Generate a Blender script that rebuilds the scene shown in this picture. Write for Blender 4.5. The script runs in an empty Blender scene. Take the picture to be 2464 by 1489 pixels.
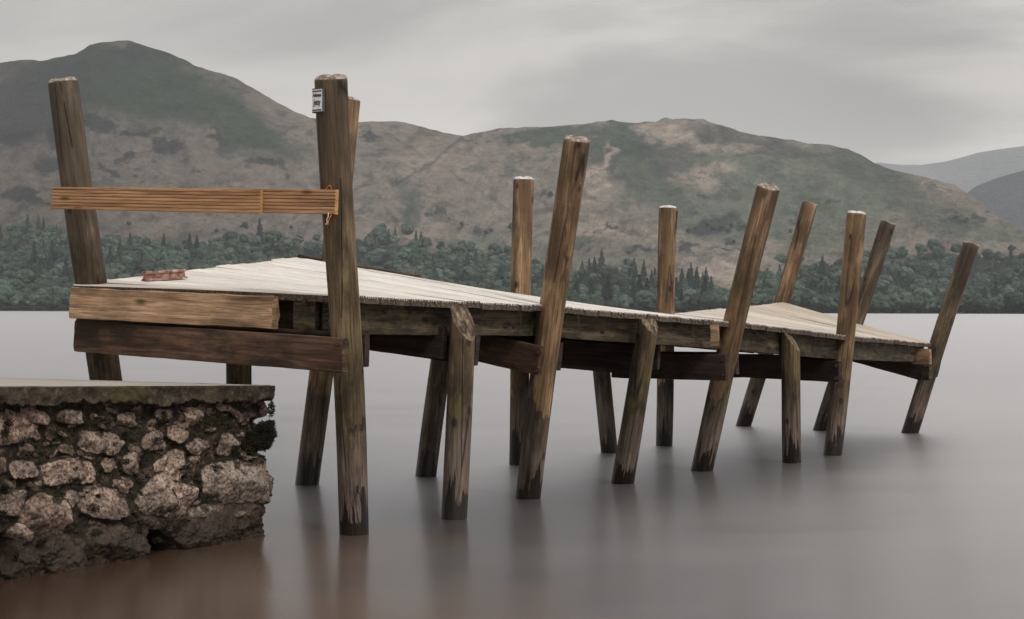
import bpy, bmesh, math, random
import numpy as np
from mathutils import Vector, Matrix, Euler
random.seed(7); rng = np.random.default_rng(7)
scene = bpy.context.scene
COL = scene.collection

# ------------------------------------------------------------------ camera
F, CX, CY = 4400.0, 1231.5, 744.5          # focal length and centre in units of a 2463 px wide view
CAM_H = 1.15
cam = bpy.data.objects.new('camera', bpy.data.cameras.new('camera')); COL.objects.link(cam)
cam.data.sensor_width = 36.0; cam.data.lens = 36.0 * F / 2463.0
cam.data.clip_start = 0.1; cam.data.clip_end = 30000
ROLL = math.radians(0.16)
R = Euler((math.radians(90.05), 0, 0)).to_matrix() @ Matrix.Rotation(ROLL, 3, 'Z')
cam.matrix_world = Matrix.Translation((0, 0, CAM_H)) @ R.to_4x4()
scene.camera = cam
scene.render.resolution_x, scene.render.resolution_y = 1024, 619

# ------------------------------------------------------------------ light and exposure
SUN_EL, SUN_AZ = math.radians(44), math.radians(148)     # azimuth clockwise from +Y
world = bpy.data.worlds.new('World'); scene.world = world; world.use_nodes = True
wn = world.node_tree; wn.nodes.clear()
SUN = bpy.data.objects.new('sun', bpy.data.lights.new('sun', 'SUN')); COL.objects.link(SUN)
SUN.data.energy = 1.5; SUN.data.angle = math.radians(10); SUN.data.color = (1, .955, .9)
sd = Vector((math.sin(SUN_AZ) * math.cos(SUN_EL), math.cos(SUN_AZ) * math.cos(SUN_EL), math.sin(SUN_EL)))
SUN.rotation_euler = sd.to_track_quat('Z', 'Y').to_euler()
scene.view_settings.view_transform = 'Standard'; scene.view_settings.look = 'None'
scene.view_settings.exposure = 0.10; scene.view_settings.gamma = 1.0

def world_nodes():
    L = wn.links
    def N(t, **k):
        n = wn.nodes.new(t)
        for a, b in k.items(): setattr(n, a, b)
        return n
    out = N('ShaderNodeOutputWorld'); bg = N('ShaderNodeBackground')
    tc = N('ShaderNodeTexCoord'); sep = N('ShaderNodeSeparateXYZ'); L.new(tc.outputs['Generated'], sep.inputs[0])
    sky = N('ShaderNodeTexSky', sky_type='NISHITA', sun_disc=False, sun_elevation=SUN_EL, sun_rotation=SUN_AZ)
    skm = N('ShaderNodeMix', data_type='RGBA', blend_type='MULTIPLY'); skm.inputs[0].default_value = 1
    L.new(sky.outputs[0], skm.inputs[6]); skm.inputs[7].default_value = (.08, .08, .08, 1)
    # cloud layer: soft stretched noise
    mp = N('ShaderNodeMapping'); mp.inputs['Scale'].default_value = (4.4, 4.4, 17); mp.inputs['Location'].default_value = (1.9, .4, .25)
    L.new(tc.outputs['Generated'], mp.inputs[0])
    nz = N('ShaderNodeTexNoise'); nz.inputs['Scale'].default_value = 1.0; nz.inputs['Detail'].default_value = 5; nz.inputs['Roughness'].default_value = .5
    nz.inputs['Distortion'].default_value = .35
    L.new(mp.outputs[0], nz.inputs['Vector'])
    rp = N('ShaderNodeValToRGB'); rp.color_ramp.interpolation = 'EASE'
    e = rp.color_ramp.elements; e[0].position = .38; e[0].color = (.35, .333, .312, 1); e[1].position = .62; e[1].color = (.665, .617, .57, 1)
    L.new(nz.outputs[0], rp.inputs[0])
    # elevation gradient: bright band over the hills, darker above, and the bright high overcast outside the frame
    gr = N('ShaderNodeValToRGB'); g = gr.color_ramp.elements
    g[0].position = 0; g[0].color = (1.62, 1.56, 1.51, 1)
    g[1].position = 1; g[1].color = (2.3, 2.3, 2.3, 1)
    for p, c in ((.06, 1.33), (.115, 1.0), (.165, .92), (.30, 1.12), (.6, 2.3)):
        q = g.new(p); q.color = (c, c, c, 1)
    L.new(sep.outputs[2], gr.inputs[0])
    # brighter towards the right
    mr = N('ShaderNodeMapRange'); mr.inputs['From Min'].default_value = -.28; mr.inputs['From Max'].default_value = .28
    mr.inputs['To Min'].default_value = .80; mr.inputs['To Max'].default_value = 1.13
    L.new(sep.outputs[0], mr.inputs[0])
    m1 = N('ShaderNodeMix', data_type='RGBA', blend_type='MULTIPLY'); m1.inputs[0].default_value = 1
    L.new(rp.outputs[0], m1.inputs[6]); L.new(gr.outputs[0], m1.inputs[7])
    m2 = N('ShaderNodeMix', data_type='RGBA', blend_type='MULTIPLY'); m2.inputs[0].default_value = 1
    L.new(m1.outputs[2], m2.inputs[6]); L.new(mr.outputs[0], m2.inputs[7])
    m3 = N('ShaderNodeMix', data_type='RGBA'); m3.inputs[0].default_value = .03
    L.new(m2.outputs[2], m3.inputs[6]); L.new(skm.outputs[2], m3.inputs[7])
    # one heavier cloud mass low in the sky to the right
    mp2 = N('ShaderNodeMapping'); mp2.inputs['Location'].default_value = (-.20, -.975, -.128); L.new(tc.outputs['Generated'], mp2.inputs[0])
    wz = N('ShaderNodeVectorMath', operation='MULTIPLY_ADD'); L.new(nz.outputs['Color'], wz.inputs[0]); wz.inputs[1].default_value = (.10, .0, .06); wz.inputs[2].default_value = (-.05, 0, -.03)
    ad = N('ShaderNodeVectorMath', operation='ADD'); L.new(mp2.outputs[0], ad.inputs[0]); L.new(wz.outputs[0], ad.inputs[1])
    mp3 = N('ShaderNodeMapping'); mp3.inputs['Scale'].default_value = (7.5, 2.5, 21); L.new(ad.outputs[0], mp3.inputs[0])
    gs = N('ShaderNodeTexGradient', gradient_type='SPHERICAL'); L.new(mp3.outputs[0], gs.inputs[0])
    gm = N('ShaderNodeMapRange', interpolation_type='SMOOTHSTEP'); L.new(gs.outputs['Fac'], gm.inputs[0]); gm.inputs['To Min'].default_value = 1; gm.inputs['To Max'].default_value = .74
    m4 = N('ShaderNodeMix', data_type='RGBA', blend_type='MULTIPLY'); m4.inputs[0].default_value = 1
    L.new(m3.outputs[2], m4.inputs[6]); L.new(gm.outputs[0], m4.inputs[7]); m3 = m4
    L.new(m3.outputs[2], bg.inputs[0]); bg.inputs[1].default_value = 1.0
    L.new(bg.outputs[0], out.inputs[0])
world_nodes()

# ------------------------------------------------------------------ geometry of the view (plan positions worked out from the photo)
def ray(x, y): return R @ Vector(((x - CX) / F, -(y - CY) / F, -1.0))
def at(x, y, Y):
    d = ray(x, y); k = Y / d.y
    return Vector((d.x * k, Y, CAM_H + d.z * k))
def ground(x, y, z=0.0):
    d = ray(x, y); k = (z - CAM_H) / d.z
    return Vector((d.x * k, d.y * k, z))
RT = R.transposed()
def proj(P):
    c = RT @ (Vector(P) - Vector((0, 0, CAM_H)))
    return CX + F * c.x / -c.z, CY - F * c.y / -c.z
RN = np.array(R)
def proj_np(P):
    c = (P - np.array([0, 0, CAM_H])) @ RN
    return CX + F * c[:, 0] / -c[:, 2], CY - F * c[:, 1] / -c[:, 2]

# ------------------------------------------------------------------ numpy noise
def vnoise(x, y, seed=0):
    xi = np.floor(x).astype(np.int64); yi = np.floor(y).astype(np.int64)
    fx = x - xi; fy = y - yi; fx = fx * fx * (3 - 2 * fx); fy = fy * fy * (3 - 2 * fy)
    def h(a, b):
        n = (a * 374761393 + b * 668265263 + seed * 974634777) & 0x7fffffff
        n = ((n ^ (n >> 13)) * 1274126177) & 0x7fffffff
        return ((n ^ (n >> 16)) & 0xffff) / 65535.0
    return (h(xi, yi) * (1 - fx) + h(xi + 1, yi) * fx) * (1 - fy) + (h(xi, yi + 1) * (1 - fx) + h(xi + 1, yi + 1) * fx) * fy
def fbm(x, y, seed=0, octs=5, gain=.5):
    s = 0; a = 1; t = 0
    for o in range(octs):
        s = s + a * vnoise(x * 2 ** o + 17.3 * o, y * 2 ** o + 9.1 * o, seed + o); t += a; a *= gain
    return s / t

# ------------------------------------------------------------------ node helper
class Mat:
    def __init__(s, name, rough=.8):
        s.m = bpy.data.materials.new(name); s.m.use_nodes = True; s.t = s.m.node_tree; s.b = s.t.nodes['Principled BSDF']
        s.b.inputs['Roughness'].default_value = rough; s.b.inputs['Specular IOR Level'].default_value = .3
        s.tc = s.t.nodes.new('ShaderNodeTexCoord')
    def put(s, inp, v):
        if isinstance(v, bpy.types.NodeSocket): s.t.links.new(v, inp)
        elif isinstance(v, (tuple, list)) and len(v) == 3 and inp.type == 'RGBA': inp.default_value = (*v, 1)
        else: inp.default_value = v
    def obj(s): return s.tc.outputs['Object']
    def map(s, scale=(1, 1, 1), loc=(0, 0, 0), vec=None, rnd=False):
        n = s.t.nodes.new('ShaderNodeMapping'); n.inputs['Scale'].default_value = scale; n.inputs['Location'].default_value = loc
        s.put(n.inputs[0], vec or s.obj())
        if rnd:
            oi = s.t.nodes.new('ShaderNodeObjectInfo'); mu = s.t.nodes.new('ShaderNodeVectorMath'); mu.operation = 'SCALE'
            mu.inputs[0].default_value = (37, 61, 23); s.put(mu.inputs['Scale'], oi.outputs['Random'])
            s.put(n.inputs[1], mu.outputs[0])
        return n.outputs[0]
    def noise(s, vec, scale=1, det=5, ro=.55, dist=0):
        n = s.t.nodes.new('ShaderNodeTexNoise'); s.put(n.inputs['Vector'], vec)
        for k, v in (('Scale', scale), ('Detail', det), ('Roughness', ro), ('Distortion', dist)): n.inputs[k].default_value = v
        return n.outputs[0]
    def vor(s, vec, scale=1, feat='F1', out='Distance', rand=1):
        n = s.t.nodes.new('ShaderNodeTexVoronoi'); n.feature = feat; s.put(n.inputs['Vector'], vec); n.inputs['Scale'].default_value = scale
        n.inputs['Randomness'].default_value = rand
        return n.outputs[out]
    def ramp(s, fac, *st, mode='LINEAR'):
        n = s.t.nodes.new('ShaderNodeValToRGB'); n.color_ramp.interpolation = mode; s.put(n.inputs[0], fac); e = n.color_ramp.elements
        while len(e) < len(st): e.new(.5)
        for q, (p, c) in zip(e, st):
            q.position = p; q.color = (c, c, c, 1) if isinstance(c, (int, float)) else (*c, 1)
        return n.outputs[0]
    def mix(s, f, a, b, mode='MIX'):
        n = s.t.nodes.new('ShaderNodeMix'); n.data_type = 'RGBA'; n.blend_type = mode
        s.put(n.inputs[0], f); s.put(n.inputs[6], a); s.put(n.inputs[7], b); return n.outputs[2]
    def math(s, op, a, b=0.0, c=None, clamp=False):
        n = s.t.nodes.new('ShaderNodeMath'); n.operation = op; n.use_clamp = clamp; s.put(n.inputs[0], a); s.put(n.inputs[1], b)
        if c is not None: s.put(n.inputs[2], c)
        return n.outputs[0]
    def sep(s, vec=None):
        n = s.t.nodes.new('ShaderNodeSeparateXYZ'); s.put(n.inputs[0], vec or s.obj()); return n.outputs
    def attr(s, name, out='Color', typ='GEOMETRY'):
        n = s.t.nodes.new('ShaderNodeAttribute'); n.attribute_name = name; n.attribute_type = typ; return n.outputs[out]
    def rand(s): return s.t.nodes.new('ShaderNodeObjectInfo').outputs['Random']
    def bump(s, h, strength=.4, dist=.01):
        n = s.t.nodes.new('ShaderNodeBump'); n.inputs['Strength'].default_value = strength; n.inputs['Distance'].default_value = dist
        s.put(n.inputs['Height'], h); s.put(s.b.inputs['Normal'], n.outputs[0])
    def col(s, c): s.put(s.b.inputs['Base Color'], c)

# ------------------------------------------------------------------ object helpers
def link(o, parent=None):
    COL.objects.link(o)
    if parent is not None: o.parent = parent
    return o
def mesh_obj(name, verts, faces, mats, parent=None, smooth=False, midx=None):
    me = bpy.data.meshes.new(name); me.from_pydata([tuple(v) for v in verts], [], faces)
    for m in (mats if isinstance(mats, (list, tuple)) else [mats]): me.materials.append(m)
    if midx is not None: me.polygons.foreach_set('material_index', midx)
    if smooth: me.polygons.foreach_set('use_smooth', [True] * len(me.polygons))
    me.update()
    return link(bpy.data.objects.new(name, me), parent)
def grid_obj(name, P, mats, parent=None, smooth=True, attrs=None):
    """P: (n, m, 3) array -> sheet"""
    n, m = P.shape[:2]
    idx = np.arange(n * m).reshape(n, m)
    q = np.stack([idx[:-1, :-1], idx[1:, :-1], idx[1:, 1:], idx[:-1, 1:]], -1).reshape(-1, 4)
    me = bpy.data.meshes.new(name); me.vertices.add(n * m); me.vertices.foreach_set('co', P.reshape(-1).astype(np.float32))
    me.loops.add(q.size); me.loops.foreach_set('vertex_index', q.reshape(-1).astype(np.int32))
    me.polygons.add(len(q)); me.polygons.foreach_set('loop_start', np.arange(0, q.size, 4, dtype=np.int32))
    me.polygons.foreach_set('use_smooth', np.full(len(q), smooth))
    for mt in (mats if isinstance(mats, (list, tuple)) else [mats]): me.materials.append(mt)
    me.update(calc_edges=True); me.validate()
    for k, a in (attrs or {}).items():
        if a.ndim == 3:
            at_ = me.attributes.new(k, 'FLOAT_COLOR', 'POINT'); c = np.ones((n * m, 4), np.float32); c[:, :3] = a.reshape(-1, 3)
            at_.data.foreach_set('color', c.reshape(-1))
        else:
            at_ = me.attributes.new(k, 'FLOAT', 'POINT'); at_.data.foreach_set('value', a.reshape(-1).astype(np.float32))
    return link(bpy.data.objects.new(name, me), parent)
def tag(o, label=None, cat=None, group=None, kind=None):
    for k, v in (('label', label), ('category', cat), ('group', group), ('kind', kind)):
        if v: o[k] = v
    return o
def empty(name, loc=(0, 0, 0)):
    o = bpy.data.objects.new(name, None); o.location = loc; return link(o)
def frame_prism(a, b, up, w, h, n=1):
    """eight-corner beam from a to b: a, b = centre of top edge; w sideways thickness, h depth"""
    d = (b - a).normalized(); side = d.cross(up).normalized(); u = side.cross(d).normalized()
    v = []
    for p in (a, b):
        for sx, sz in ((-1, 0), (1, 0), (1, -1), (-1, -1)):
            v.append(p + side * (sx * w / 2) + u * (sz * h))
    return v, [(0, 1, 5, 4), (1, 2, 6, 5), (2, 3, 7, 6), (3, 0, 4, 7), (3, 2, 1, 0), (4, 5, 6, 7)]

# ================================================================== MATERIALS
def mat_pile(name, warm, light, grey):
    M = Mat(name, .75); z = M.sep()[2]
    g1 = M.noise(M.map((13, 13, 1.3), rnd=True), 1, 7, .60, .5)
    g2 = M.noise(M.map((95, 95, 4), rnd=True), 1, 4, .6)
    big = M.noise(M.map((6, 6, 2.4), rnd=True), 1, 5, .6)
    base = M.ramp(g1, (.30, tuple(.50 * c for c in warm)), (.5, warm), (.70, light))
    base = M.mix(M.ramp(g2, (.36, .8), (.52, 0)), base, tuple(.35 * c for c in warm))
    base = M.mix(M.ramp(big, (.44, 0), (.60, .85)), base, tuple(.28 * c for c in warm))
    ring = M.noise(M.map((3, 3, 34), rnd=True), 1, 3, .5, .6)
    base = M.mix(M.math('MULTIPLY', M.ramp(ring, (.64, 0), (.72, .14)), M.ramp(big, (.4, 1), (.55, 0))), base, light)
    # weathered grey towards the top
    top = M.math('MULTIPLY', M.ramp(M.math('ADD', M.math('MULTIPLY', z, .42), M.math('MULTIPLY', big, .35)), (.72, 0), (1.05, 1)), grey)
    base = M.mix(top, base, M.ramp(g1, (.3, (.032, .024, .018)), (.7, (.12, .095, .072))))
    # damp mossy lower half
    low = M.ramp(M.math('ADD', z, M.math('MULTIPLY', M.noise(M.map((9, 9, 2), rnd=True), 1, 4), .8)), (.42, 1), (1.0, .95), (1.7, 0))
    lowc = M.ramp(g1, (.32, (.010, .008, .006)), (.5, (.036, .026, .018)), (.68, (.12, .082, .052)))
    base = M.mix(low, base, lowc)
    mossn = M.noise(M.map((9, 9, 4.0), rnd=True), 1, 6, .68, .5)
    mm = M.math('MULTIPLY', M.ramp(mossn, (.49, 0), (.62, 1)), M.ramp(M.math('MULTIPLY', z, .5), (.17, 0), (.26, 1), (.62, .8), (.85, 0)))
    base = M.mix(M.math('MULTIPLY', mm, .75), base, M.ramp(g2, (.35, (.05, .044, .016)), (.65, (.19, .155, .065))))
    # pale dried silt band, ragged black wet foot
    rag = M.noise(M.map((24, 24, 2.6), rnd=True), 1, 5, .62)
    zz = M.math('ADD', z, M.math('MULTIPLY', M.math('SUBTRACT', rag, .5), .85))
    silt = M.math('MULTIPLY', M.ramp(zz, (.13, 0), (.17, 1), (.36, .85), (.60, 0)), M.ramp(big, (.34, .2), (.5, .95)))
    base = M.mix(silt, base, M.ramp(g2, (.35, (.07, .052, .042)), (.62, (.20, .155, .125))))
    wet = M.ramp(zz, (.150, 1), (.168, 0))
    wetall = M.math('MAXIMUM', wet, M.ramp(z, (.07, 1), (.085, 0)))
    base = M.mix(wetall, base, M.ramp(g2, (.3, (.008, .007, .007)), (.7, (.028, .021, .018))))
    # drying cracks and knots
    cr = M.vor(M.map((7, 7, .35), rnd=True, vec=None), 1, 'DISTANCE_TO_EDGE')
    crm = M.math('MULTIPLY', M.ramp(cr, (.0, 1), (.018, 0)), M.ramp(big, (.46, 0), (.52, .85)))
    base = M.mix(crm, base, (.012, .009, .007))
    kn = M.vor(M.map((7, 7, 4.2), rnd=True), 1)
    base = M.mix(M.ramp(kn, (.08, .85), (.15, 0)), base, (.016, .010, .007))
    M.col(base)
    M.put(M.b.inputs['Roughness'], M.ramp(wetall, (0, .8), (1, .32)))
    M.bump(M.math('SUBTRACT', M.math('ADD', M.math('MULTIPLY', g1, .7), M.math('MULTIPLY', g2, .4)), M.math('MULTIPLY', crm, 1.2)), .7, .012)
    return M.m
PILE = [mat_pile('pile_warm', (.205, .125, .066), (.48, .33, .20), .25),
        mat_pile('pile_olive', (.110, .078, .043), (.28, .205, .12), .35),
        mat_pile('pile_grey', (.088, .064, .043), (.23, .18, .13), .5)]
def plain(name, col, rough=.6, metal=0, var=.35, sc=40):
    M = Mat(name, rough); n = M.noise(M.map((sc, sc, sc)), 1, 5, .6)
    M.col(M.ramp(n, (.3, tuple(c * (1 - var) for c in col)), (.7, tuple(min(1, c * (1 + var)) for c in col))))
    M.b.inputs['Metallic'].default_value = metal; M.bump(n, .3, .003); return M.m
def mat_cap():
    M = Mat('pile_top_lichen', .9)
    n = M.noise(M.map((40, 40, 40), rnd=True), 1, 6, .65); b = M.noise(M.map((14, 14, 14), rnd=True), 1, 3)
    c = M.ramp(n, (.33, (.07, .052, .038)), (.5, (.27, .235, .20)), (.68, (.58, .57, .54)))
    M.col(M.mix(M.ramp(b, (.4, 0), (.65, .6)), c, (.13, .075, .05))); M.bump(n, .8, .01); return M.m
CAP = mat_cap()
CAPW = plain('pale_lichen_cap', (.50, .50, .49), .9, 0, .45, 60)
def mat_cutface():
    M = Mat('sawn_face_lichen', .85)
    n = M.noise(M.map((34, 34, 12), rnd=True), 1, 6, .7, .4)
    M.col(M.ramp(n, (.40, (.03, .022, .016)), (.52, (.11, .078, .05)), (.62, (.24, .19, .12)), (.72, (.42, .39, .32)))); M.bump(n, .6, .01); return M.m
CUT = mat_cutface()
def mat_deck():
    M = Mat('weathered_deck_wood', .55)
    uv = M.tc.outputs['UV']
    g = M.noise(M.map((1.6, 60, 1), vec=uv, rnd=True), 1, 6, .62, .3)
    f = M.noise(M.map((5, 190, 1), vec=uv, rnd=True), 1, 3, .6)
    b = M.noise(M.map((2.2, 3.5, 1), vec=uv, rnd=True), 1, 5, .6)
    c = M.ramp(g, (.28, (.33, .30, .27)), (.42, (.76, .735, .70)), (.68, (.87, .86, .84)))
    c = M.mix(M.ramp(f, (.36, .45), (.52, 0)), c, (.30, .26, .22))
    c = M.mix(M.math('MULTIPLY', M.ramp(b, (.5, 0), (.72, .55)), 1), c, (.52, .43, .32))
    c = M.mix(M.attr('brown', 'Fac', 'OBJECT'), c, M.ramp(g, (.3, (.20, .145, .095)), (.6, (.52, .42, .30))))
    tone = M.ramp(M.rand(), (0, .80), (1, 1.0)); c = M.mix(1, c, tone, 'MULTIPLY')
    sp = M.noise(M.map((30, 30, 1), vec=uv, rnd=True), 1, 2)
    c = M.mix(M.ramp(sp, (.76, 0), (.80, .9)), c, (.05, .035, .025))
    M.col(c); M.bump(g, .35, .004); return M.m
DECK = mat_deck()
def mat_deckend():
    M = Mat('board_end_grain', .85)
    n = M.noise(M.map((60, 60, 60), rnd=True), 1, 5, .65)
    c = M.ramp(n, (.34, (.014, .010, .008)), (.5, (.058, .043, .032)), (.68, (.17, .14, .11)))
    M.col(M.mix(M.ramp(M.rand(), (0, .0), (1, .35)), c, (.13, .10, .075))); M.bump(n, .6, .006); return M.m
DEND = mat_deckend()
def mat_beam(name, dark, mid, light, moss=0.0, sc=1.0, splash=0.0):
    """x of the object runs along the beam"""
    M = Mat(name, .8)
    uv = M.tc.outputs['UV']
    g = M.noise(M.map((1.7 * sc, 26 * sc, 1), vec=uv, rnd=True), 1, 6, .6, 1.0)
    f = M.noise(M.map((7, 120, 1), vec=uv, rnd=True), 1, 4, .6)
    b = M.noise(M.map((3.0, 6, 1), vec=uv, rnd=True), 1, 5, .62)
    c = M.ramp(g, (.3, dark), (.5, mid), (.72, light))
    c = M.mix(M.ramp(f, (.34, .6), (.52, 0)), c, dark)
    if splash: c = M.mix(M.math('MULTIPLY', M.ramp(b, (.44, 0), (.6, 1)), splash), c, tuple(.35 * q for q in dark))
    if moss:
        mn = M.noise(M.map((6, 15, 1), vec=uv, rnd=True), 1, 6, .7, .6)
        c = M.mix(M.math('MULTIPLY', M.ramp(mn, (.45, 0), (.62, 1)), moss), c, M.ramp(f, (.3, (.06, .05, .018)), (.65, (.22, .18, .09))))
        dr = M.vor(M.map((6.9, .7, 1), vec=uv, loc=(.3, 0, 0)), 1, 'F1', 'Distance', .25)
        c = M.mix(M.math('MULTIPLY', M.ramp(dr, (.07, .8), (.16, 0)), M.ramp(b, (.38, 0), (.5, 1))), c, (.17, .135, .10))
    kn = M.vor(M.map((3.1, 7, 1), vec=uv, rnd=True), 1)
    c = M.mix(M.ramp(kn, (.06, .8), (.13, .25), (.17, 0)), c, tuple(.25 * q for q in dark))
    M.col(c); M.bump(M.math('ADD', g, M.math('MULTIPLY', f, .5)), .5, .008); return M.m
B_DARK = mat_beam('dark_stained_beam', (.016, .011, .009), (.042, .026, .019), (.075, .045, .031), 0, 1, .6)
B_CROSS = mat_beam('red_brown_beam', (.030, .017, .011), (.082, .045, .026), (.16, .092, .055), 0, 1, .75)
B_MOSS = mat_beam('mossy_fascia', (.010, .008, .006), (.046, .034, .022), (.13, .098, .062), .38, 1, .5)
B_LIGHT = mat_beam('fresh_split_beam', (.10, .062, .036), (.34, .215, .125), (.56, .39, .25), 0, .8, .45)
B_RAIL = mat_beam('oiled_rail_board', (.17, .095, .05), (.36, .20, .10), (.50, .30, .165), 0, 1.2, .0)
B_RAILEND = mat_beam('rail_end_grain', (.25, .13, .05), (.45, .25, .11), (.6, .36, .17), 0, 3)
RUST = Mat('rusty_iron', .85)
_n = RUST.noise(RUST.map((45, 30, 30)), 1, 6, .7); _n2 = RUST.noise(RUST.map((14, 14, 14), (3, 1, 2)), 1, 4, .6)
RUST.col(RUST.mix(RUST.ramp(_n2, (.42, 0), (.56, .85)), RUST.ramp(_n, (.3, (.10, .055, .04)), (.5, (.36, .24, .20)), (.7, (.55, .43, .38))), RUST.ramp(_n, (.3, (.05, .016, .008)), (.7, (.26, .07, .025)))))
RUST.bump(_n, .9, .006); RUST = RUST.m
BOLT = plain('rusty_bolt', (.045, .022, .016), .7)

# ================================================================== WATER, LAKE BED
WLOBES = ((.20, .0, .86), (.37, .0, .75)); WMIX = .75; WPOW = 4.3
def mat_water():
    M = Mat('lake_water', .12)
    p = M.obj(); s = M.sep(p)
    s = [M.math('MINIMUM', M.math('MAXIMUM', s[0], -2.6), 6.0), s[1]]      # the sheltered, silty patch stays beside the pier
    # silty shallows close to the shore wall, slate grey farther out
    n = M.noise(M.map((.55, .9, 1)), 1, 4, .55, .4)
    near = M.math('ADD', M.math('ADD', M.math('MULTIPLY', s[1], .09), M.math('MULTIPLY', s[0], .22)), M.math('MULTIPLY', n, .55))
    c = M.ramp(near, (.48, (.042, .020, .008)), (.80, (.076, .041, .019)), (1.02, (.022, .012, .006)), (1.4, (.008, .006, .005)))
    fine = M.noise(M.map((1.4, 3.2, 1)), 1, 4, .6)
    c = M.mix(M.ramp(fine, (.45, 0), (.7, .35)), c, (.055, .031, .016))
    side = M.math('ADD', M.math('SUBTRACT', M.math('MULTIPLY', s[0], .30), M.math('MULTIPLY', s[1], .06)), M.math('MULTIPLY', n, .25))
    c = M.mix(M.math('MULTIPLY', M.ramp(side, (.0, 0), (.42, 1)), .85), c, (.135, .118, .104))      # brighter sky reflection painted into the base colour on the right
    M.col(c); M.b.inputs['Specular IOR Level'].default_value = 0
    t = M.t; tg = t.nodes.new('ShaderNodeCombineXYZ'); tg.inputs[0].default_value = 1.0; lobes = []
    for ro, an, cl in WLOBES:      # low waves run towards the camera: slopes mostly along y; fine ripples on top widen the lobe
        gl = t.nodes.new('ShaderNodeBsdfAnisotropic'); gl.distribution = 'MULTI_GGX'; gl.inputs['Color'].default_value = (cl * .985, cl * .995, cl * 1.04, 1)
        M.put(gl.inputs['Roughness'], M.ramp(M.noise(M.map((.35, .9, 1)), 1, 3), (.3, ro * .95), (.7, ro * 1.05))); gl.inputs['Anisotropy'].default_value = an
        t.links.new(tg.outputs[0], gl.inputs['Tangent']); lobes.append(gl)
    gm = t.nodes.new('ShaderNodeMixShader'); M.put(gm.inputs[0], M.ramp(M.math('ADD', M.math('MULTIPLY', s[0], .25), M.math('MULTIPLY', s[1], .06)), (.05, .06), (.38, .45), (.75, WMIX)));   # calmer in the lee of the pier
    t.links.new(lobes[0].outputs[0], gm.inputs[1]); t.links.new(lobes[1].outputs[0], gm.inputs[2]); gl = gm
    lw = t.nodes.new('ShaderNodeLayerWeight'); lw.inputs[0].default_value = .5
    fac = M.math('MULTIPLY', M.math('POWER', lw.outputs['Facing'], WPOW), .97)
    ms = t.nodes.new('ShaderNodeMixShader'); t.links.new(fac, ms.inputs[0]); t.links.new(M.b.outputs[0], ms.inputs[1]); t.links.new(gl.outputs[0], ms.inputs[2])
    t.links.new(ms.outputs[0], t.nodes['Material Output'].inputs[0])
    return M.m
ys = np.array([-12, 0, 10, 30, 100, 400, 1000, 1700.]); xs = np.array([-1500, -300, -40, -8, 0, 8, 40, 300, 1500.])
P = np.zeros((len(xs), len(ys), 3)); P[..., 0] = xs[:, None]; P[..., 1] = ys[None, :]
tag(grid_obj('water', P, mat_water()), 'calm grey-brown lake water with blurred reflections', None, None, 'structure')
bedM = plain('lake_bed_silt', (.07, .05, .035), .9)
P2 = P.copy(); P2[..., 2] = -1.2 - .01 * np.maximum(P[..., 1], 0) * .5
tag(grid_obj('lake_bed', P2, bedM), None, None, None, 'structure')

# ================================================================== HILLS
SKYL = np.array([(-700, 250), (-300, 185), (-120, 158), (0, 151), (45, 146), (90, 147), (130, 142), (180, 128), (215, 108), (250, 101), (290, 98), (315, 99), (360, 115), (410, 128), (440, 142), (465, 159), (520, 175), (570, 190), (600, 208), (650, 240), (700, 265), (745, 282), (800, 296), (845, 298), (900, 293), (950, 294), (1000, 301), (1040, 312), (1080, 320), (1115, 325), (1160, 316), (1220, 308), (1290, 307), (1370, 303), (1430, 296), (1475, 290), (1530, 296), (1575, 294), (1640, 287), (1690, 289), (1730, 300), (1790, 320), (1850, 330), (1900, 338), (1990, 350), (2040, 360), (2070, 372), (2100, 392), (2150, 410), (2220, 425), (2290, 445), (2340, 475), (2370, 500), (2400, 520), (2463, 553), (2600, 610), (2800, 665), (3200, 700)], float)
TREEL = np.array([(-400, 560), (0, 548), (50, 540), (100, 536), (150, 545), (220, 560), (300, 570), (400, 582), (450, 582), (500, 572), (560, 562), (640, 562), (720, 562), (790, 566), (860, 572), (930, 562), (1000, 572), (1060, 580), (1130, 592), (1200, 615), (1300, 628), (1400, 636), (1480, 632), (1560, 645), (1620, 660), (1680, 684), (1730, 694), (1780, 690), (1830, 648), (1900, 640), (1960, 640), (2050, 618), (2100, 602), (2180, 588), (2250, 576), (2320, 584), (2380, 592), (2463, 580), (2800, 600)], float)
TREEL[:, 1] -= 9
SHORE = 1500.0
def ridgeY(u): return 3000 - 900 * np.clip((u - 1900) / 700, 0, 1) ** 1.3
def horizon(u): return CY + F * math.tan(math.radians(.05)) + (u - CX) * math.tan(ROLL)
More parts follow.
